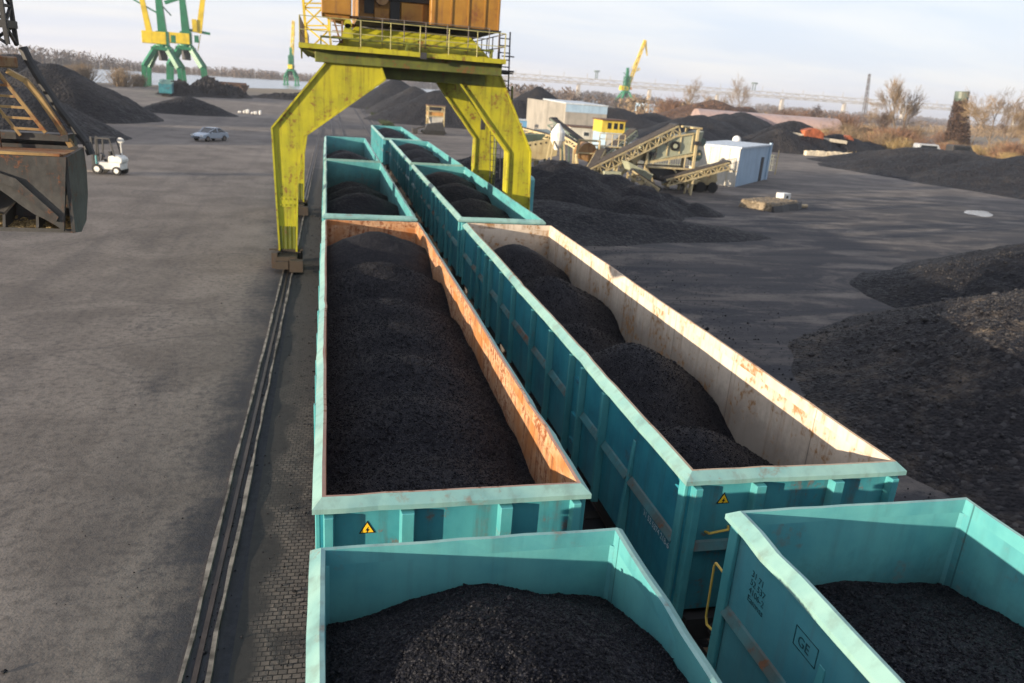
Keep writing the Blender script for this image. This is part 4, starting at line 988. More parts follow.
# feed hopper left
t = empty('feed_hopper', (18.2,71,0), 0, 'grey green feed hopper with a cream holed apron behind the black coal pile', 'hopper')
m = MB(); m.hexa([(-1.6,-1.4,2.5),(1.6,-1.4,3.0),(1.6,1.4,3.0),(-1.6,1.4,2.5),(-2.6,-1.9,3.9),(2.4,-1.9,4.2),(2.4,1.9,4.4),(-2.6,1.9,4.1)]); m.build('bin', M['grey_green'], t, bevel=.04)
m = MB(); m.prism([(-2.0,1.0),(2.3,2.3),(2.3,3.9),(-1.7,3.1)],1,-2.3,-2.15); ap = m.build('apron', M['cream'], t)
m = MB()
for k in range(7): m.tube((-1.3+k*.5,-2.3,2.9+k*.1),(-1.3+k*.5,-2.32,2.9+k*.1),.09,8)
m.build('hole', M['black'], ap)
m = MB()
for x in (-1.5,1.5):
    for y in (-1.3,1.3): m.beam((x,y,0),(x,y,2.8),.2)
m.build('stand', M['grey_green'], t)
t = empty('cone_bin', (19.2,64.5,0), 0, 'small white conical bin on splayed legs left of the coal barrel', 'bin')
m = MB(); m.tube((0,0,3.9),(0,0,4.6),.6,16); m.tube((0,0,3.1),(0,0,3.9),.2,16,r2=.6); m.tube((0,0,4.6),(0,0,5.3),.6,16,r2=.12); m.build('body', M['white_paint'], t)
for sx in (-1,1):
    for sy in (-1,1):
        m = MB(); m.beam((sx*.45,sy*.45,3.9),(sx*.85,sy*.85,0),.11); m.build('leg', M['cream'], t)
m = MB(); m.box(-.75,.75,-.66,-.6,1.9,2.0); m.box(-.75,.75,.6,.66,1.9,2.0); m.build('tie_bar', M['cream'], t)
t = empty('coal_barrel', (22.4,66.2,0), 0, 'dark rusty drum on a cream stand between the conveyors', 'drum')
m = MB(); m.tube((0,-.8,3.0),(0,.9,3.0),.8,20); m.build('drum', M['grab_rust'], t)
m = MB(); m.path([(-1.0,-.85,4.0),(1.0,-.85,4.0)],.1); m.path([(-.95,-.85,4.0),(-1.1,-.85,2.6),(-.7,-.85,1.2),(-.9,-.85,0)],.12); m.path([(.95,-.85,4.0),(.95,-.85,0)],.1); m.path([(-.95,-.85,2.9),(.95,-.85,2.9)],.06); m.build('stand', M['cream'], t)
t = empty('control_box', (23.9,63,0), 0, 'white control box low on the coal slope under the long conveyor', 'box')
m = MB(); m.box(-.9,.7,-.5,.5,1.0,1.7); m.build('body', M['pale_green'], t, bevel=.03); m = MB(); m.box(-.8,-.6,-.4,.4,0,1.0); m.box(.4,.6,-.4,.4,0,1.0); m.build('leg', M['grey_green'], t)

# ================================================================== buildings
def building(name, label, cat, c0, ang, L, W, h, wall, roof, wins=(), over=.25, slope=.0, group=None, rooft=.18, sidewall=None, doors=()):
    """box building: corner c0, front along ang (length L), depth W behind; roof may slope"""
    t = empty(name, (c0[0], c0[1], 0), ang, label, cat, group)
    m = MB(); m.hexa([(0,0,-.1),(L,0,-.1),(L,W,-.1),(0,W,-.1),(0,0,h),(L,0,h),(L,W,h+slope),(0,W,h+slope)])
    if sidewall: m.m[3] = 1
    wl = m.build('wall', [M[wall], M[sidewall or wall]], t)
    m = MB(); m.hexa([(-over,-over,h+.004),(L+over,-over,h+.004),(L+over,W+over,h+slope+.004),(-over,W+over,h+slope+.004),(-over,-over,h+rooft),(L+over,-over,h+rooft),(L+over,W+over,h+slope+rooft),(-over,W+over,h+slope+rooft)])
    m.build('roof', M[roof], t)
    for side, a, z, w, hh in wins:
        f = MB(); g_ = MB()
        def bx(mb, a0, a1, z0, z1, d0, d1):
            if side == 'f': mb.box(a0,a1,-d1,-d0,z0,z1)
            elif side == 'r': mb.box(L+d0,L+d1,a0,a1,z0,z1)
            else: mb.box(-d1,-d0,a0,a1,z0,z1)
        bx(f,a-.08,a+w+.08,z-.08,z,.0,.05); bx(f,a-.08,a+w+.08,z+hh,z+hh+.08,.0,.05); bx(f,a-.08,a,z,z+hh,.0,.05); bx(f,a+w,a+w+.08,z,z+hh,.0,.05)
        wn = f.build('window', M['white_paint'], wl); bx(g_,a,a+w,z,z+hh,.002,.02); g_.build('pane', M['glass'], wn)
    for side, a, w, hh, mt in doors:
        f = MB()
        if side == 'f': f.box(a,a+w,-.05,-.002,0,hh)
        else: f.box(L+.002,L+.05,a,a+w,0,hh)
        f.build('door', M[mt], wl)
    return t
# white warehouse: front along the cream face, right side's shade painted in pale blue
a = math.atan2(-.69,.72)
wb = building('warehouse', 'low white warehouse with right wall tinted pale blue as shade behind the screen box', 'warehouse', (36.5,74.05), a, 5.0, 13.2, 3.75, 'white_wall', 'grey_roof', sidewall='pale_blue', over=.12, doors=(('r',9.6,1.2,2.6,'dark_metal'),))
m = MB()
for k in range(1,5): m.box(k*1.0-.02,k*1.0+.02,-.03,-.002,0,3.7)
m.box(0,5,-.035,-.002,1.5,1.56); m.build('wall_rib', M['cream'], wb)
m = MB(); m.box(4.95,5.16,12.6,13.4,0,4.1); m.build('end_post', M['pale_blue'], wb)
t = empty('round_lamp', (47.0,84.0,0), 0, 'white round globe on a post behind the white warehouse', 'globe lamp')
m = MB(); m.tube((0,0,0),(0,0,3.6),.07,8); m.build('post', M['steel'], t); m = MB(); m.ball((0,0,4.0),.5,nu=14,nv=10); m.build('globe', M['white_paint'], t)
t = empty('mesh_fence', (36.5,88,0), 0, 'pale wire fence on posts along the yard behind the white warehouse', 'fence')
for k in range(10):
    m = MB(); m.box(k*2.0-.05,k*2.0+.05,-k*.15-.05,-k*.15+.05,0,2.5 + (.5 if k in (6,9) else 0)); m.build('post', M['cream'], t)
m = MB()
for z in (.5,1.2,1.9,2.35): m.beam((0,0,z),(18,-1.35,z),.05)
for k in range(60): m.beam((k*.3,-k*.0225,.4),(k*.3,-k*.0225,2.4),.03)
m.build('wire_panel', M['pale_green'], t)
# concrete building
cbd = building('concrete_building', 'two storey bare concrete building with a pale flat roof', 'building', (39.4,129), R(-4), 7.3, 20, 6.2, 'concrete', 'grey_roof', over=.1, wins=(), slope=.25)
m = MB(); m.box(-.004,7.304,-.012,-.002,4.9,6.15); m.build('upper_band', M['pale_blue'], cbd)
m = MB(); m.hexa([(-3.1,3,-.1),(-.01,1.2,-.1),(-.01,20,-.1),(-3.1,20,-.1),(-3.1,3,6.4),(-.01,1.2,6.15),(-.01,20,6.3),(-3.1,20,6.5)]); m.build('stair_block', M['concrete'], cbd)
building('white_annex', 'white flat roofed annex in front of the concrete building', 'annex', (37.6,119.5), R(-3), 5.6, 5, 2.85, 'white_wall', 'brown_roof', wins=(('f',2.2,1.6,.9,.6),('f',4.2,1.6,.9,.6)))
building('blue_shed', 'long bright blue shed with two dark openings right of the crane leg', 'shed', (34.5,148), R(0), 8.6, 4, 2.3, 'blue_wall', 'grey_roof', wins=(('f',1.0,.9,1.1,.9),('f',4.6,.7,1.1,1.2)), over=.2)
cc = building('storage_container', 'pale blue corrugated container carrying the yellow cabin', 'container', (40.9,112), R(0), 4.2, 6, 2.6, 'pale_blue', 'grey_roof', over=.02, rooft=.06)
m = MB()
for k in range(14): m.box(1.1+k*.22,1.18+k*.22,-.04,-.002,.1,2.5)
m.box(0,1.0,-.03,-.002,0,2.55); m.build('corrugation', M['white_wall'], cc)
yc = empty('yellow_cabin', (40.2,112.3,2.66), 0, 'small yellow glazed cabin with a dark brown roof on the blue container', 'cabin')
m = MB(); m.box(0,3.7,0,4,0,1.75); wl = m.build('wall', M['yellow_cabin'], yc)
m = MB(); m.box(-.2,3.9,-.3,4.2,1.754,1.95); m.build('roof', M['brown_roof'], yc)
for x in (.9,1.9,2.8):
    m = MB(); m.box(x,x+.6,-.03,-.002,.55,1.45); m.build('window', M['glass'], wl)
m = railing((3.8,-.05,0),(5.0,-.05,0),3,.8,r=.03); m.build('railing', M['green'], yc)
tk = building('white_store', 'distant white store house with a pale roof right of the far green crane', 'store', (211,500), R(5), 17, 20, 4.6, 'pale_blue', 'grey_roof', over=.3, slope=1.0, sidewall='pale_blue')
# hopper tower
t = empty('hopper_tower', (17.5,131,0), 0, 'small loading tower with an open orange cabin on top of a white hopper', 'hopper tower')
m = MB()
for x in (-1.3,1.3):
    for y in (-1.2,1.2): m.beam((x,y,0),(x,y,4.3),.18)
for z in (2.75,3.5,4.3): 
    for y in (-1.2,1.2): m.box(-1.45,1.45,y-.07,y+.07,z-.07,z+.07)
m.beam((-1.3,-1.2,4.2),(-1.3,1.2,4.2),.12); m.beam((1.3,-1.2,4.2),(1.3,1.2,4.2),.12); m.beam((-1.3,-1.2,2.75),(-1.3,1.2,2.75),.12); m.beam((1.3,-1.2,2.75),(1.3,1.2,2.75),.12)
m.build('frame', M['cream'], t)
m = MB(); m.prism([(-1.3,2.7),(1.3,2.7),(.6,.8),(-.6,.8)],1,-1.1,1.1); m.build('hopper', M['white_wall'], t)
m = MB(); m.box(-1.2,1.2,-1.1,1.1,2.85,3.45); m.build('cabin', M['orange_dull'], t)
m = MB(); m.box(-1.5,1.5,-1.4,1.4,4.38,4.5); m.build('roof', M['brown_roof'], t)
t = empty('loader_machine', (16.6,127,0), 0, 'dark tracked loading machine parked at the foot of the hopper tower', 'loader')
m = MB(); m.hexa([(-1.6,-1,.5),(2.0,-1,.5),(2.0,1,.5),(-1.6,1,.5),(-1.0,-.9,1.6),(1.5,-.9,2.0),(1.5,.9,2.0),(-1.0,.9,1.6)]); m.build('body', M['dark_metal'], t, bevel=.05)
m = MB()
for y in (-1.15,.85): m.prism([(-1.9,.3),(-1.4,.02),(1.7,.02),(2.2,.3),(1.8,.7),(-1.5,.7)],1,y,y+.3)
m.build('track', M['tyre'], t)
m = MB(); m.beam((-1.2,0,1.2),(-2.6,0,.8),.25); m.hexa([(-3.2,-1,.1),(-2.5,-1,.1),(-2.5,1,.1),(-3.2,1,.1),(-3.3,-1,.9),(-2.5,-1,.8),(-2.5,1,.8),(-3.3,1,.9)]); m.build('shovel', M['grab_steel'], t)
# hangar
t = empty('arched_hangar', (113,196,0), R(-8), 'long low arched hangar with a faded pink roof and dark right end', 'hangar')
m = MB(); n = 14; prof = [(5.2-5.2*math.cos(PI*k/n), 1.9+4.6*math.sin(PI*k/n)) for k in range(n+1)]; prof = [(0,-.1)]+prof+[(10.4,-.1)]
m.prism(prof, 0, -14, 27); m.build('roof', M['pink_roof'], t)
m = MB(); m.prism([(y,z*.985) for y, z in prof],0,27.004,27.2); m.build('end_wall', M['grey_green'], t)
m = MB(); m.box(27.25,27.3,3,7.5,0,3.6); m.build('door', M['black'], t)
# orange sheets, slabs, retaining walls
for i, (x, y, z, w, h, lb) in enumerate(((92.0,138.3,3.3,4.4,1.5,'orange tarpaulin sheet over coal left of the hangar end'),(103.6,141.5,2.3,2.2,1.5,'small orange tarpaulin at the right end of the hangar'))):
    m = MB(); rr = random.Random(i); k = 8
    top = [(x+w*j/k, z+h*(1-abs(j/k-.45)**1.5*1.6)+rr.uniform(-.1,.1)) for j in range(k+1)]
    m.prism([(x,z-1.4)]+top+[(x+w,z-1.4)],1,y,y+2.0)
    o = m.build('tarpaulin', M['orange'], None); tag(o, lb, 'tarpaulin')
for i, (x0, x1, y, z, lb) in enumerate(((88.0,92.2,138.6,3.75,'pale concrete slab lying on the coal left of the orange tarpaulin'),(96.0,102.5,139.0,3.0,'long pale concrete slab on the coal right of the orange tarpaulin'))):
    m = MB(); m.hexa([(x0,y,z-.5),(x1,y,z-.9),(x1,y+1,z-.9),(x0,y+1,z-.5),(x0,y,z+.15),(x1,y,z-.25),(x1,y+1,z-.25),(x0,y+1,z+.15)])
    tag(m.build('concrete_slab', M['concrete_pale'], None, bevel=.04), lb, 'concrete slab')
for x0, x1, lb in ((87.3,98.6,'long pale retaining wall of low blocks at the foot of the black coal pile'),(98.75,105.2,'shorter pale retaining wall continuing to the right beside the coal bank')):
    m = MB(); k = int((x1-x0)/1.2)
    for j in range(k):
        a = x0+(x1-x0)*j/k; m.box(a,a+(x1-x0)/k-.03,129.5+.05*(j%2),130.4,0,.85+.06*((j*7)%3))
    tag(m.build('retaining_wall', M['concrete_pale'], None), lb, 'retaining wall')
# ballast stack by the road
t = empty('ballast_stack', (35.6,56.6,0), R(33), 'low flat stack of tan grit with ragged dark tarpaulin edges', 'ballast stack')
xs = np.linspace(-2.6,2.6,50); ys = np.linspace(-1.5,1.5,30); X, Y = np.meshgrid(xs, ys)
ed = np.minimum(1, (1-(np.abs(X)/2.6)**6)*2.2)*np.minimum(1, (1-(np.abs(Y)/1.5)**6)*2.2)
Z = .62*np.maximum(ed, 0) + .12*fbm(X*.8,Y*.8,3,3) + .015*np.random.RandomState(2).randn(*X.shape)
m = MB(); idx = np.arange(X.size).reshape(X.shape)
m.add(np.stack([X.ravel(),Y.ravel(),Z.ravel()],1).tolist(), np.stack([idx[:-1,:-1].ravel(),idx[:-1,1:].ravel(),idx[1:,1:].ravel(),idx[1:,:-1].ravel()],1).tolist())
m.build('grit_top', M['tan_top'], t)
m = MB(); rr = random.Random(5); e = [(-2.7,-1.6),(-1.5,-1.75),(0,-1.62),(1.3,-1.8),(2.7,-1.5),(2.75,0),(2.6,1.5)]
for a_, b_2 in zip(e[:-1], e[1:]):
    h1 = .42+rr.uniform(-.1,.1)
    m.hexa([(a_[0],a_[1]-.15,0),(b_2[0],b_2[1]-.15,0),(b_2[0],b_2[1]+.1,0),(a_[0],a_[1]+.1,0),(a_[0],a_[1],h1),(b_2[0],b_2[1],h1+.05),(b_2[0],b_2[1]+.12,h1),(a_[0],a_[1]+.12,h1)])
m.build('tarpaulin_edge', M['dark_metal'], t)
t = empty('utility_box', (38.3,59.0,0), R(20), 'small white box with a dark vent beside the tan grit stack', 'utility box')
m = MB(); m.box(-.5,.5,-.4,.4,.35,.95); m.build('body', M['white_paint'], t, bevel=.03); m = MB(); m.box(-.12,.12,-.42,-.402,.55,.75); m.build('vent', M['black'], t); m = MB(); m.box(-.5,.5,-.4,.4,0,.346); m.build('base', M['dark_metal'], t)
m = MB(); m.tube((37.6,56.6,.16),(39.5,57.2,.16),.15,10); tag(m.build('timber_log', M['timber'], None), 'pale timber log on the ground right of the tan grit stack', 'log')

# ================================================================== vehicles
def car():
    t = empty('parked_car', (-12.7,92.6,0), R(236), 'silver blue saloon car alone on the grey yard', 'car')
    # x forward
    prof = [(-2.1,.45),(-2.12,.75),(-1.95,.92),(-1.35,.98),(.85,.94),(1.75,.80),(2.08,.62),(2.1,.35),(-2.0,.3)]
    m = MB(); m.prism(prof, 1, -.82, .82); bd = m.build('body', M['car_paint'], t, bevel=.06)
    m = MB(); a = [(-1.55,.95),(-.85,1.40),(.05,1.43),(.95,.93)]
    vs = [(x,s*(.80 if z < 1 else .60),z) for s in (-1,1) for x, z in a]
    m.add(vs, [(0,1,2,3),(7,6,5,4),(0,4,5,1),(1,5,6,2),(2,6,7,3),(3,7,4,0)]); gh = m.build('glasshouse', M['glass'], t)
    m = MB(); m.hexa([(-.95,-.60,1.385),(.15,-.60,1.41),(.15,.60,1.41),(-.95,.60,1.385),(-.85,-.56,1.44),(.05,-.56,1.46),(.05,.56,1.46),(-.85,.56,1.44)])
    for s in (-1,1):
        for p, q in (((-1.55,.95),(-.85,1.42)),((.05,1.44),(.95,.93)),((-.3,.95),(-.35,1.42))): m.beam((p[0],s*.81,p[1]),(q[0],s*.605,q[1]),.07,.05)
    m.build('roof', M['car_paint'], t)
    for x in (-1.3,1.3):
        for s in (-1,1):
            m = MB(); m.tube((x,s*.68,.31),(x,s*.85,.31),.31,18); w_ = m.build('wheel', M['tyre'], t)
            m = MB(); m.tube((x,s*.851,.31),(x,s*.865,.31),.19,14); m.build('rim', M['steel'], w_)
    for s in (-1,1):
        m = MB(); m.box(1.93,2.1,s*.62-.16,s*.62+.16,.60,.74); m.build('headlight', M['lamp'], t)
        m = MB(); m.box(-2.14,-2.05,s*.65-.13,s*.65+.13,.66,.82); m.build('tail_light', M['orange'], t)
        m = MB(); m.box(.6,.75,s*.9-.08,s*.9+.08,.93,1.03); m.build('mirror', M['car_paint'], t)
    m = MB(); m.box(2.08,2.12,-.45,.45,.42,.56); m.build('grille', M['black'], t)
car()
def forklift():
    t = empty('forklift', (-15.3,60.5,0), R(-12), 'white forklift with a dark roll cage in front of the coal pile', 'forklift')
    m = MB(); m.box(-.55,1.15,-.55,.55,.35,.85); m.prism([(.25,.85),(1.25,.85),(1.28,1.15),(1.0,1.35),(.3,1.3)],1,-.5,.5); m.build('body', M['white_paint'], t, bevel=.06)
    m = MB()
    for y in (-.5,.5):
        m.beam((-.55,y,.85),(-.45,y,2.5),.09); m.beam((.75,y,1.3),(.5,y,2.5),.08); m.beam((-.45,y,2.5),(.5,y,2.5),.09)
    for k in range(6): m.box(-.45+k*.18,-.38+k*.18,-.5,.5,2.48,2.54)
    m.build('roll_cage', M['dark_metal'], t)
    m = MB(); m.box(-.1,.35,-.28,.28,.85,1.05); m.box(.25,.38,-.28,.28,1.05,1.6); m.build('seat', M['black'], t)
    m = MB(); m.tube((-.45,0,.85),(-.3,0,1.3),.035,6); m.tube((-.32,0,1.28),(-.28,0,1.32),.2,12); m.build('steering_wheel', M['black'], t)
    m = MB()
    for y in (-.38,.38): m.box(-.9,-.76,y-.06,y+.06,.08,2.55)
    m.box(-.88,-.78,-.38,.38,1.2,1.3); m.box(-.88,-.78,-.38,.38,2.4,2.5); m.build('mast', M['dark_metal'], t)
    m = MB()
    for y in (-.3,.22): m.box(-1.9,-.92,y,y+.1,.08,.13); m.box(-.97,-.91,y,y+.1,.08,.6)
    m.build('fork', M['steel'], t)
    for x, r in ((-.5,.36),(.85,.3)):
        for s in (-1,1):
            m = MB(); m.tube((x,s*.42,r),(x,s*.64,r),r,16); w_ = m.build('wheel', M['tyre'], t); m = MB(); m.tube((x,s*.641,r),(x,s*.65,r),r*.55,12); m.build('rim', M['white_paint'], w_)
    m = MB(); m.tube((.95,.2,1.35),(.95,.2,2.2),.05,8); m.ball((.95,.2,2.36),.26,nu=12,nv=8,sc=(1,.35,.8)); m.build('mirror_lamp', M['white_paint'], t)
    m = MB(); m.tube((-.5,-.58,.2),(-.5,-.58,1.3),.06,8); m.build('hydraulic_bottle', M['teal_post'], t)
forklift()
def van(loc, rz, label, mat):
    t = empty('parked_van', loc, rz, label, 'van', 'vehicles parked behind the coal bank')
    m = MB(); m.prism([(-2.3,.4),(-2.3,2.0),(-2.1,2.15),(1.2,2.15),(1.9,1.25),(2.35,1.1),(2.4,.4)],1,-.95,.95); m.build('body', M[mat], t, bevel=.06)
    for s in (-1,1): m = MB(); m.box(-1.9,1.1,min(s*.965,s*.952),max(s*.965,s*.952),1.3,1.9); m.build('window', M['glass'], t)
    for x in (-1.5,1.55):
        for s in (-1,1):
            m = MB(); m.tube((x,s*.75,.35),(x,s*.97,.35),.35,14); m.build('wheel', M['tyre'], t)
van((104,118.5,1.7), R(-10), 'pale grey van parked behind the grey coal bank', 'pale_grey')
van((109.5,117,1.9), R(-5), 'dark van parked right of the pale one behind the coal bank', 'dark_metal')
m = MB(); m.hexa([(97,112.5,0),(116,111.5,0),(118,124,0),(97,124,0),(101.5,115.5,1.7),(113,114.8,1.9),(113,121,1.9),(101.5,121,1.7)]); tag(m.build('parking_ramp', M['dirt'], None), kind='structure')

# ================================================================== far cranes
def green_crane(loc, rz, s, label, kind):
    t = empty('harbour_crane', loc, rz, label, 'crane', 'green and yellow cranes on the river quay'); t.scale = (s,s,s)
    for x in (-6,6):
        for y in (-5,5):
            m = MB(); m.beam((x,y,.6),(x*.93,y,7),1.4,1.3); m.beam((x*.93,y,6.8),(x*.28,y*.45,13.4),1.7,1.5)
            m.box(x-.6,x+.6,y-1.4,y+1.4,0,.8); m.build('leg', M['green'], t)
    m = MB(); m.box(-3.2,3.2,-3.6,3.6,12.4,13.4); m.box(-4.6,4.6,-4.8,-4.2,7.4,8.1) if kind == 'x' else None
    m.tube((0,0,13.4),(0,0,14.2),2.6,18); m.build('portal_top', M['green'], t)
    m = MB(); m.tube((0,0,9),(0,0,12.4),1.5,12); m.build('king_post', M['dark_metal'], t)
    m = MB(); m.box(-6.2,1.6,-1.9,1.9,14.4,18.4) if kind == 'a' else m.box(-5.6,1.6,-2,2,14.4,18.0); m.build('machine_house', M['far_yellow'], t, bevel=.1)
    m = MB(); m.beam((.6,0,14.2),(-.4,0,33),3.0,3.0,w2=1.7,h2=1.9); m.box(-1.6,2.2,-1.8,1.8,13.6,18.6) if kind != 'c' else m.truss((0,0,14),(0,0,26),4,4,6,.5)
    if kind == 'a': m.beam((0,0,24),(-9,0,28.5),.5); m.beam((-.2,0,28),(3.5,0,24),.4)
    if kind == 'b': m.beam((.4,0,19.4),(8.5,0,18.6),.7,.9); m.beam((-.2,0,30),(-6,0,27.6),1.0,1.2); m.beam((-.3,0,31.5),(4,0,33),1.1,1.0)
    if kind == 'c': m.beam((0,0,26),(-4,0,29),.5)
    m.build('tower', M['green'], t)
    m = MB()
    if kind == 'a': m.beam((-3.8,0,17.5),(-6.6,0,36),2.0,1.5,w2=1.2,h2=1.0); m.truss((-.4,0,32),(12,0,46),1.2,1.2,10,.2)
    elif kind == 'b': m.beam((4.6,0,18.5),(8.4,0,40),2.0,1.4,w2=1.2,h2=1.0); m.beam((5.2,0,18),(4,0,12.5),.25); m.box(2.6,4.2,-1,1,18.8,23)
    else: m.truss((1.5,0,17.5),(13,0,56),4.2 if s < .9 else 2.4,2.4,14,.45,taper=.7); m.truss((13,0,56),(16.5,0,44),1.4,1.4,6,.25,taper=.4); m.beam((0,0,27),(10.5,0,48),.3); m.truss((5,0,30),(11,0,33),1.6,1.6,4,.22)
    m.build('jib', M['far_yellow'], t)
    m = MB(); m.box(3.2,4.6,-2.2,-.4,15.2,17.6); m.build('driver_cab', M['orange_dull'] if kind == 'c' else M['green'], t)
    return t
green_crane((-56,305,0), R(2), 1.0, 'left of the twin green quay cranes with yellow counterweight house on its left', 'a')
green_crane((-55.5,350,0), R(4), 1.12, 'right of the twin green quay cranes with a yellow jib rising right', 'b')
t = green_crane((-25,600,0), R(80), .78, 'small distant quay crane with a yellow lattice tower left of the yellow portal crane', 'c')
t = green_crane((251,650,0), R(5), 1.0, 'lone green crane with pale yellow lattice jib in the far right distance', 'c')
# quay things near the twin cranes
def simple_wagon(loc, rz, L, label):
    t = empty('quay_wagon', loc, rz, label, 'wagon', 'teal wagons on the quay below the twin cranes')
    m = MB(); m.box(-L/2,L/2,-1.5,-1.4,1.0,3.2); m.box(-L/2,L/2,1.4,1.5,1.0,3.2); m.box(-L/2,-L/2+.1,-1.4,1.4,1.0,3.2); m.box(L/2-.1,L/2,-1.4,1.4,1.0,3.2); m.box(-L/2,L/2,-1.4,1.4,.9,1.1)
    m.build('body', M['teal'], t); m = MB()
    m.box(-L/2-.1,L/2+.1,-1.6,-1.38,3.2,3.42); m.box(-L/2-.1,L/2+.1,1.38,1.6,3.2,3.42); m.box(-L/2-.1,-L/2+.15,-1.38,1.38,3.2,3.42); m.box(L/2-.15,L/2+.1,-1.38,1.38,3.2,3.42); m.build('rim', M['teal_rim'], t)
    m = MB(); m.box(-L/2+1,L/2-1,-1,1,.2,.9); m.build('bogies', M['under'], t)
simple_wagon((-40.5,222,0), R(98), 15, 'teal wagon on the quay nearest the small rounded coal pile')
simple_wagon((-43.5,240,0), R(98), 15, 'teal wagon on the quay between the first one and the twin cranes')
simple_wagon((-47.0,258,0), R(98), 15, 'teal wagon on the quay closest to the twin cranes')
t = empty('river_barge', (-36,310,0), R(8), 'low brown barge moored at the river edge right of the twin cranes', 'barge')
m = MB(); m.hexa([(-6.5,-2.4,-.2),(6.5,-2.4,-.2),(6.5,2.4,-.2),(-6.5,2.4,-.2),(-7.5,-2.6,2.6),(8,-2.6,2.6),(8,2.6,2.6),(-7.5,2.6,2.6)]); m.build('hull', M['dirt'], t)
m = MB(); m.box(-6.8,-3.8,-1.8,1.8,2.6,4.6); m.build('wheelhouse', M['grab_rust'], t); m = MB(); m.box(-2.6,7,-2.0,2.0,2.6,3.3); m.build('hatch', M['brown_roof'], t)
m = MB(); 
for k in range(6): m.box(-16.5+k*.75+.2*(k%2),-15.9+k*.75,158-k*.4,159.2-k*.4,0,.35+.2*(k%3))
tag(m.build('white_bags', M['white_paint'], None, bevel=.1), 'small heap of white bags on the yard past the silver car', 'bags')  # white bags heaped on the yard

# ================================================================== bridge, mast, tower
t = empty('river_bridge', (300,1500,0), 0, 'long pale truss bridge on piers across the far river', 'bridge')
m = MB(); m.truss((-160,0,32),(1900,0,44),9,11,90,1.2); m.beam((-160,0,30),(1900,0,42),11,1.8); m.build('truss_deck', M['bridge'], t)
for k in range(14):
    x = -120 + k*150; z = 26+12*(x+160)/2060
    m = MB(); m.beam((x,0,-1),(x,0,z),7,9,w2=5,h2=7,up=(0,1,0)); m.build('pier', M['bridge'], t)
m = MB()
for k in range(42):
    x = -140+k*48; z = 38+12*(x+160)/2060; m.beam((x,0,z),(x,0,z+7+(k*5%4)),.8); 
m.build('lamp_posts', M['bridge'], t)
for x in (560,215):
    m = MB(); z = 38+12*(x+160)/2060
    for y in (-5,5): m.beam((x,y,z),(x,y,z+15),1.6)
    m.box(x-4,x+4,-6,6,z+13,z+16); m.build('portal_tower', M['grey_green'], t)
t = empty('lattice_mast', (227.5,300,0), 0, 'slim grey lattice mast rising over the brush at right', 'mast')
m = MB(); m.truss((0,0,0),(-2.2,0,25),1.8,1.8,18,.13,taper=.35); m.build('lattice', M['steel'], t)
t = empty('ivy_tower', (186.5,201,0), 0, 'old round topped water tower wrapped in brown ivy', 'water tower')
m = MB(); m.tube((0,0,0),(-2.6,0,15),2.2,14,r2=1.6); m.build('shaft', M['ivy'], t)
m = MB(); m.tube((-2.5,0,14.0),(-2.6,0,14.8),1.6,16,r2=2.0); m.tube((-2.6,0,14.8),(-2.75,0,16.8),2.0,16); m.build('tank', M['grey_green'], t)
def leaves(n, f, size, seed):
    rr = random.Random(seed); m = MB()
    for k in range(n):
        c, s_ = f(rr); c = Vector(c)
        a = Vector((rr.gauss(0,1),rr.gauss(0,1),rr.gauss(0,1))).normalized(); b = a.orthogonal().normalized()*size*s_*rr.uniform(.4,1); a = a*size*s_
        m.add([c-a,c+b,c+a,c-b],[(0,1,2,3)])
    return m
def ivyf(rr):
    z = rr.random()**1.5*14.5; r = (2.0*(1-z/14.5)**.8+1.7)*rr.uniform(.75,1.08); a = rr.uniform(0,2*PI)
    return (-2.6*z/15+r*math.cos(a), r*math.sin(a), z), rr.uniform(.6,1.4)
leaves(7000, ivyf, .24, 3).build('ivy', M['ivy'], t)

# ================================================================== trees and brush
def branch(mt, mc, p, d, L, r, lvl, rr, spread, maxl):
    seg = 3; q = Vector(p); d = Vector(d)
    for k in range(seg):
        nq = q + d*(L/seg)
        r0 = r*(1-.5*k/seg); r1 = r*(1-.5*(k+1)/seg)
        (mt if lvl < 2 else mc).tube(q, nq, max(r0,.020), 5 if lvl < 2 else 3, r2=max(r1,.016))
        d = (d + Vector((rr.gauss(0,.12),rr.gauss(0,.12),rr.gauss(.04,.08)))).normalized(); q = nq
        if lvl < maxl and (k > 0 or lvl > 1):
            for j in range(2 if lvl in (0,1,4) else 1):
                a = rr.uniform(0,2*PI); s = d.orthogonal().normalized(); t_ = d.cross(s)
                nd = (d + (s*math.cos(a)+t_*math.sin(a))*rr.uniform(.5,1)*spread).normalized()
                branch(mt, mc, q, nd, L*rr.uniform(.5,.75), r1*.6, lvl+1, rr, spread, maxl)
    if lvl < maxl: branch(mt, mc, q, d, L*.72, r*.5, lvl+1, rr, spread, maxl)
def bare_tree(loc, h, seed, label, spread=.9, lean=(0,0,1), twig='twig', maxl=5, group='bare trees along the right horizon'):
    rr = random.Random(seed); t = empty('bare_tree', loc, 0, label, 'tree', group)
    mt = MB(); mc = MB(); branch(mt, mc, (0,0,0), Vector(lean).normalized(), h*.40, h*.020, 0, rr, spread, maxl)
    zmax = max(v[2] for v in mc.v); k = h/zmax
    for m_ in (mt, mc): m_.v = [(x*k,y*k,z*k) for x,y,z in m_.v]
    mt.build('trunk', M['bark'], t); mc.build('crown', M[twig], t)
    return t
tA = bare_tree((171,210,0), 20.5, 5, 'tall leaning bare tree with twin trunks in the brush right of the mast', .55, (-.1,0,1), group=None)
rr_ = random.Random(4); mt = MB(); mc = MB(); branch(mt, mc, (2.0,.5,0), Vector((.22,0,1)).normalized(), 6.2, .36, 0, rr_, .6, 5)
mt.build('trunk', M['bark'], tA); mc.build('crown', M['twig'], tA)
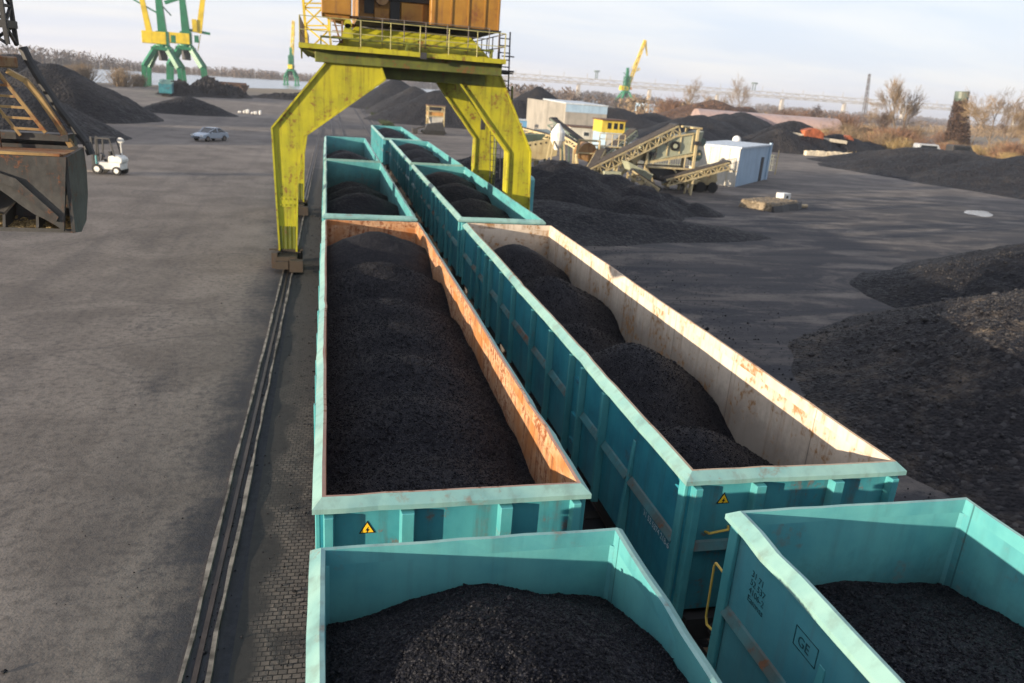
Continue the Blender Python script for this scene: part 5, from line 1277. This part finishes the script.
pro = bare_tree((147,149,0), 16, 11, 'broad pale bare tree at the right frame edge', .95)
pro2 = bare_tree((181,168,0), 20, 23, 'tall fine bare tree behind the ivy tower', .85)
pro3 = bare_tree((184,181,0), 15, 31, 'dark bare tree just right of the ivy tower', .8, twig='ivy')
names = [(pro,(156.5,150,0),.95,2.1,'bare tree partly cut by the right frame edge'),(pro2,(153,134,0),.55,1.0,'low bare tree at the right frame edge behind the coal bank'),(pro2,(160,285,0),1.05,3.0,'tall thin bare tree left of the mast over the hangar'),
         (pro,(150,290,0),.8,4.0,'bare tree left of the hangar on the skyline'),(pro2,(152,320,0),1.0,.5,'bare tree far left of the hangar on the skyline'),(pro3,(205,300,0),.8,2.5,'dark bare tree behind the orange tarpaulin'),
         (pro,(180,230,0),.75,1.2,'rounded bare tree between the leaning tree and the ivy tower'),(pro3,(156,198,0),.7,5.0,'dark low bare tree left of the ivy tower'),(pro2,(212,222,0),.85,.9,'bare tree on the skyline right of the ivy tower'),(pro,(136,126,0),.5,.2,'small bare tree behind the parked vans')]
for p_, loc, s_, rz, lb in names:
    c = copy_tree(p_); c.location = loc; c.scale = (s_,)*3; c.rotation_euler.z = rz; c['label'] = lb
def shrub_proto(loc, h, seed, label, twig, group, n=260):
    rr = random.Random(seed); t = empty('bare_shrub', loc, 0, label, 'shrub', group); mc = MB(); ms = MB()
    for k in range(n):
        a = rr.uniform(0,2*PI); r = abs(rr.gauss(0,.45))*h; b = Vector((r*.5*math.cos(a), r*.5*math.sin(a), 0))
        top = Vector((r*1.25*math.cos(a)+rr.gauss(0,.12*h), r*1.25*math.sin(a)+rr.gauss(0,.12*h), h*max(.25,(1-.28*(r/h)**2))*rr.uniform(.55,1.05)))
        m_ = ms if k < 14 else mc
        mid = b.lerp(top,.5)+Vector((rr.gauss(0,.05*h),rr.gauss(0,.05*h),0))
        m_.tube(b, mid, .022*h*.6, 3); m_.tube(mid, top, .016*h*.6, 3, r2=.004*h)
        for j in range(3):
            q = mid.lerp(top, rr.uniform(.1,.9)); e = q+Vector((rr.gauss(0,.16*h),rr.gauss(0,.16*h),abs(rr.gauss(.1*h,.1*h)))); mc.tube(q, e, .010*h*.6, 3, r2=.003*h)
    ms.build('stem', M['bark'], t); mc.build('crown', M[twig], t)
    return t
SG = 'bare shrubs in the brush belt at right'; SL = 'leafless brown shrub in the tangled brush belt along the right horizon'
sp = [shrub_proto((120,150,0), 4.5, 41, SL, 'twig', SG), shrub_proto((150,215,0), 6, 42, SL, 'twig_red', SG), shrub_proto((135,140,0), 3.5, 43, SL, 'weed', SG)]
rr = random.Random(77)
k = 0
while k < 75:
    u = rr.random(); d = rr.uniform(0,1)
    x = 118+u*75+rr.uniform(-6,6); y = 150+u*10+d*95
    if abs(x-113) < 22 and 185 < y < 212: continue
    if rr.random() < .3: x = 120+rr.random()*30; y = 128+rr.random()*25; 
    if rr.random() < .22: x = 150+rr.random()*80; y = 290+rr.random()*60
    near_tower = abs(math.degrees(math.atan2(x,y))-42.9) < 2.2 and math.hypot(x,y) < 272
    c = copy_tree(sp[k % 3]); s_ = (.55 if near_tower else 1)*rr.uniform(.55,1.15)*(1+.002*(y-140)); c.location = (x,y,0); c.scale = (s_*1.2,s_*1.2,s_); c.rotation_euler.z = rr.uniform(0,6.28); k += 1
LB = 'bare shrubs on the near river bank at left'; LS = 'leafless shrub on the river bank behind the highest left coal pile'
lp = shrub_proto((-92,262,0), 7, 51, LS, 'twig', LB)
for k in range(13):
    c = copy_tree(lp); c.location = (-150+k*7.5+rr.uniform(-3,3), 255+k*3.0+rr.uniform(-8,8), 0); s_ = rr.uniform(.6,1.25); c.scale = (s_,)*3; c.rotation_euler.z = rr.uniform(0,6.28)
# grass strip beside the far track
def blades(n, f, h, seed):
    rr = random.Random(seed); m = MB()
    for k in range(n):
        x, y = f(rr); a = rr.uniform(0,PI); w_ = rr.uniform(.05,.14)*h; hh = h*rr.uniform(.4,1.1); c_, s_ = math.cos(a)*w_, math.sin(a)*w_
        m.add([(x-c_,y-s_,-.02),(x+c_,y+s_,-.02),(x+rr.gauss(0,.2*h),y+rr.gauss(0,.2*h),hh)],[(0,1,2)])
    return m
def gs(rr):
    y = rr.uniform(125,300); return 9.5+rr.uniform(0,1)*(1.5+.012*(y-100))+(y-110)*.006, y
tag(blades(5000, gs, .6, 9).build('rough_grass', M['green_weed']), kind='stuff')
def gr(rr):
    u = rr.random(); return 104+u*45+rr.gauss(0,5), 132+u*8+rr.gauss(0,9)+abs(rr.gauss(0,14))
tag(blades(6000, gr, 1.2, 10).build('dry_grass', M['weed']), kind='stuff')
# far woods: many jagged bare crowns run together
def wood(line, depth, n, h, seed, name, mat, kmin=.6):
    rr = random.Random(seed); m = MB(); pts = [Vector((x,y,0)) for x, y in line]
    seg = [(b-a).length for a, b in zip(pts[:-1], pts[1:])]; tot = sum(seg)
    for k in range(n):
        s = rr.random()*tot; i = 0
        while s > seg[i]: s -= seg[i]; i += 1
        p = pts[i].lerp(pts[i+1], s/seg[i]); dv = (pts[i+1]-pts[i]).normalized(); nv = Vector((-dv.y,dv.x,0))
        p = p + nv*rr.random()*depth; hh = h*rr.uniform(kmin,1.1)*(.85+.3*math.sin(p.x*.013)+.12*math.sin(p.x*.05)); w_ = hh*rr.uniform(.25,.5)
        m.tube(p, p+Vector((0,0,hh*.5)), w_*.12, 3)
        for j in range(24):
            a = rr.uniform(0,2*PI); r = w_*rr.uniform(.1,1); z = hh*rr.uniform(.05,.85); c = p+Vector((r*math.cos(a),r*math.sin(a),z))
            e = Vector((rr.gauss(0,.35*w_),rr.gauss(0,.35*w_),hh*rr.uniform(.08,.2))); b = Vector((math.sin(a),-math.cos(a),0))*w_*rr.uniform(.06,.22)
            m.add([c-b,c+b,c+e],[(0,1,2)])
    return tag(m.build(name, M[mat]), kind='stuff')
far2 = [(x,y) for x, y in reversed(far)]
wood([(-1500,480)]+far2, 80, 5200, 17, 61, 'far_wood', 'far_wood')
wood([(150,520),(330,640),(600,800),(1100,900)], 120, 1500, 11, 62, 'distant_brush', 'far_wood')
wood([(165,300),(260,420),(420,430),(700,600)], 60, 700, 8, 63, 'brush_belt', 'twig')
# ================================================================== light, sky, camera
SUN_EL, SUN_AZ = 7.0, 250.0        # azimuth clockwise from +Y: low, from the left and a little behind the camera
e, a = R(SUN_EL), R(SUN_AZ)
to_sun = Vector((math.sin(a)*math.cos(e), math.cos(a)*math.cos(e), math.sin(e)))
ld = bpy.data.lights.new('sun', 'SUN'); ld.energy = 5.0; ld.angle = R(.5); ld.color = (1.0, .83, .61)
lo = bpy.data.objects.new('sun', ld); COL.objects.link(lo); lo.rotation_euler = (-to_sun).to_track_quat('-Z', 'Y').to_euler(); lo.location = to_sun*100
W = bpy.data.worlds.new('World'); S.world = W; W.use_nodes = True; nt = W.node_tree; nt.nodes.clear()
out = nt.nodes.new('ShaderNodeOutputWorld'); bg = nt.nodes.new('ShaderNodeBackground'); sky = nt.nodes.new('ShaderNodeTexSky')
sky.sky_type = 'NISHITA'; sky.sun_disc = False; sky.sun_elevation = e; sky.sun_rotation = a; sky.altitude = 50; sky.air_density = 1.0; sky.dust_density = 1.5; sky.ozone_density = 1.5
bg.inputs[1].default_value = SKY_STRENGTH = .108
n = N(nt); d = n.coord('Generated'); x, y, z = n.sep(d)
zz = n.math('ADD', n.math('MAXIMUM', z, 0.0), .12)
cv = nt.nodes.new('ShaderNodeCombineXYZ'); nt.links.new(n.math('DIVIDE', x, zz), cv.inputs[0]); nt.links.new(n.math('DIVIDE', y, zz), cv.inputs[1])
cl = n.noise(n.map(cv.outputs[0], (.5,1.1,1), (0,0,.3)), 1.1, 6, .55, .3)
cloud = n.mix(n.ramp(cl, .30, .72), tuple(v*f for v, f in zip(VEIL, (.86,.91,.99))), tuple(v*f for v, f in zip(VEIL, (1.08,1.05,1.0))))
c = n.mix(.82, sky.outputs[0], cloud)
nt.links.new(c, bg.inputs[0]); nt.links.new(bg.outputs[0], out.inputs[0])

if HAZE > 0:
    hm = bpy.data.materials.new('haze'); hm.use_nodes = True; ht = hm.node_tree; ht.nodes.clear()
    ho = ht.nodes.new('ShaderNodeOutputMaterial'); pv = ht.nodes.new('ShaderNodeVolumePrincipled'); pv.inputs['Color'].default_value = (.86,.90,1,1)
    pv.inputs['Density'].default_value = HAZE; pv.inputs['Anisotropy'].default_value = .3; ht.links.new(pv.outputs[0], ho.inputs['Volume'])
    hz = MB(); hz.box(-7100, 7100, -2600, 8100, -1.5, 72); tag(hz.build('haze', hm), kind='stuff')
cd = bpy.data.cameras.new('camera'); co = bpy.data.objects.new('camera', cd); COL.objects.link(co); S.camera = co
cd.sensor_width = 36; cd.sensor_fit = 'HORIZONTAL'; cd.lens = 757.18/1024*36; cd.clip_start = .1; cd.clip_end = 20000
yaw, pitch, roll = .2504, .3195, .0737
f = Vector((math.sin(yaw)*math.cos(pitch), math.cos(yaw)*math.cos(pitch), -math.sin(pitch))); r = Vector((math.cos(yaw), -math.sin(yaw), 0)); u = r.cross(f)
r2 = r*math.cos(roll)+u*math.sin(roll); u2 = u*math.cos(roll)-r*math.sin(roll)
co.matrix_world = Matrix(((r2.x,u2.x,-f.x,0),(r2.y,u2.y,-f.y,0),(r2.z,u2.z,-f.z,7.7036),(0,0,0,1)))
cd.dof.use_dof = True; cd.dof.focus_distance = 9; cd.dof.aperture_fstop = 1.3
S.view_settings.view_transform = 'Standard'; S.view_settings.look = 'None'; S.view_settings.gamma = 1; S.view_settings.exposure = EXPO
S.cycles.max_bounces = 6; S.cycles.diffuse_bounces = 3; S.cycles.glossy_bounces = 3
S.cycles.use_denoising = True
S.render.use_persistent_data = False
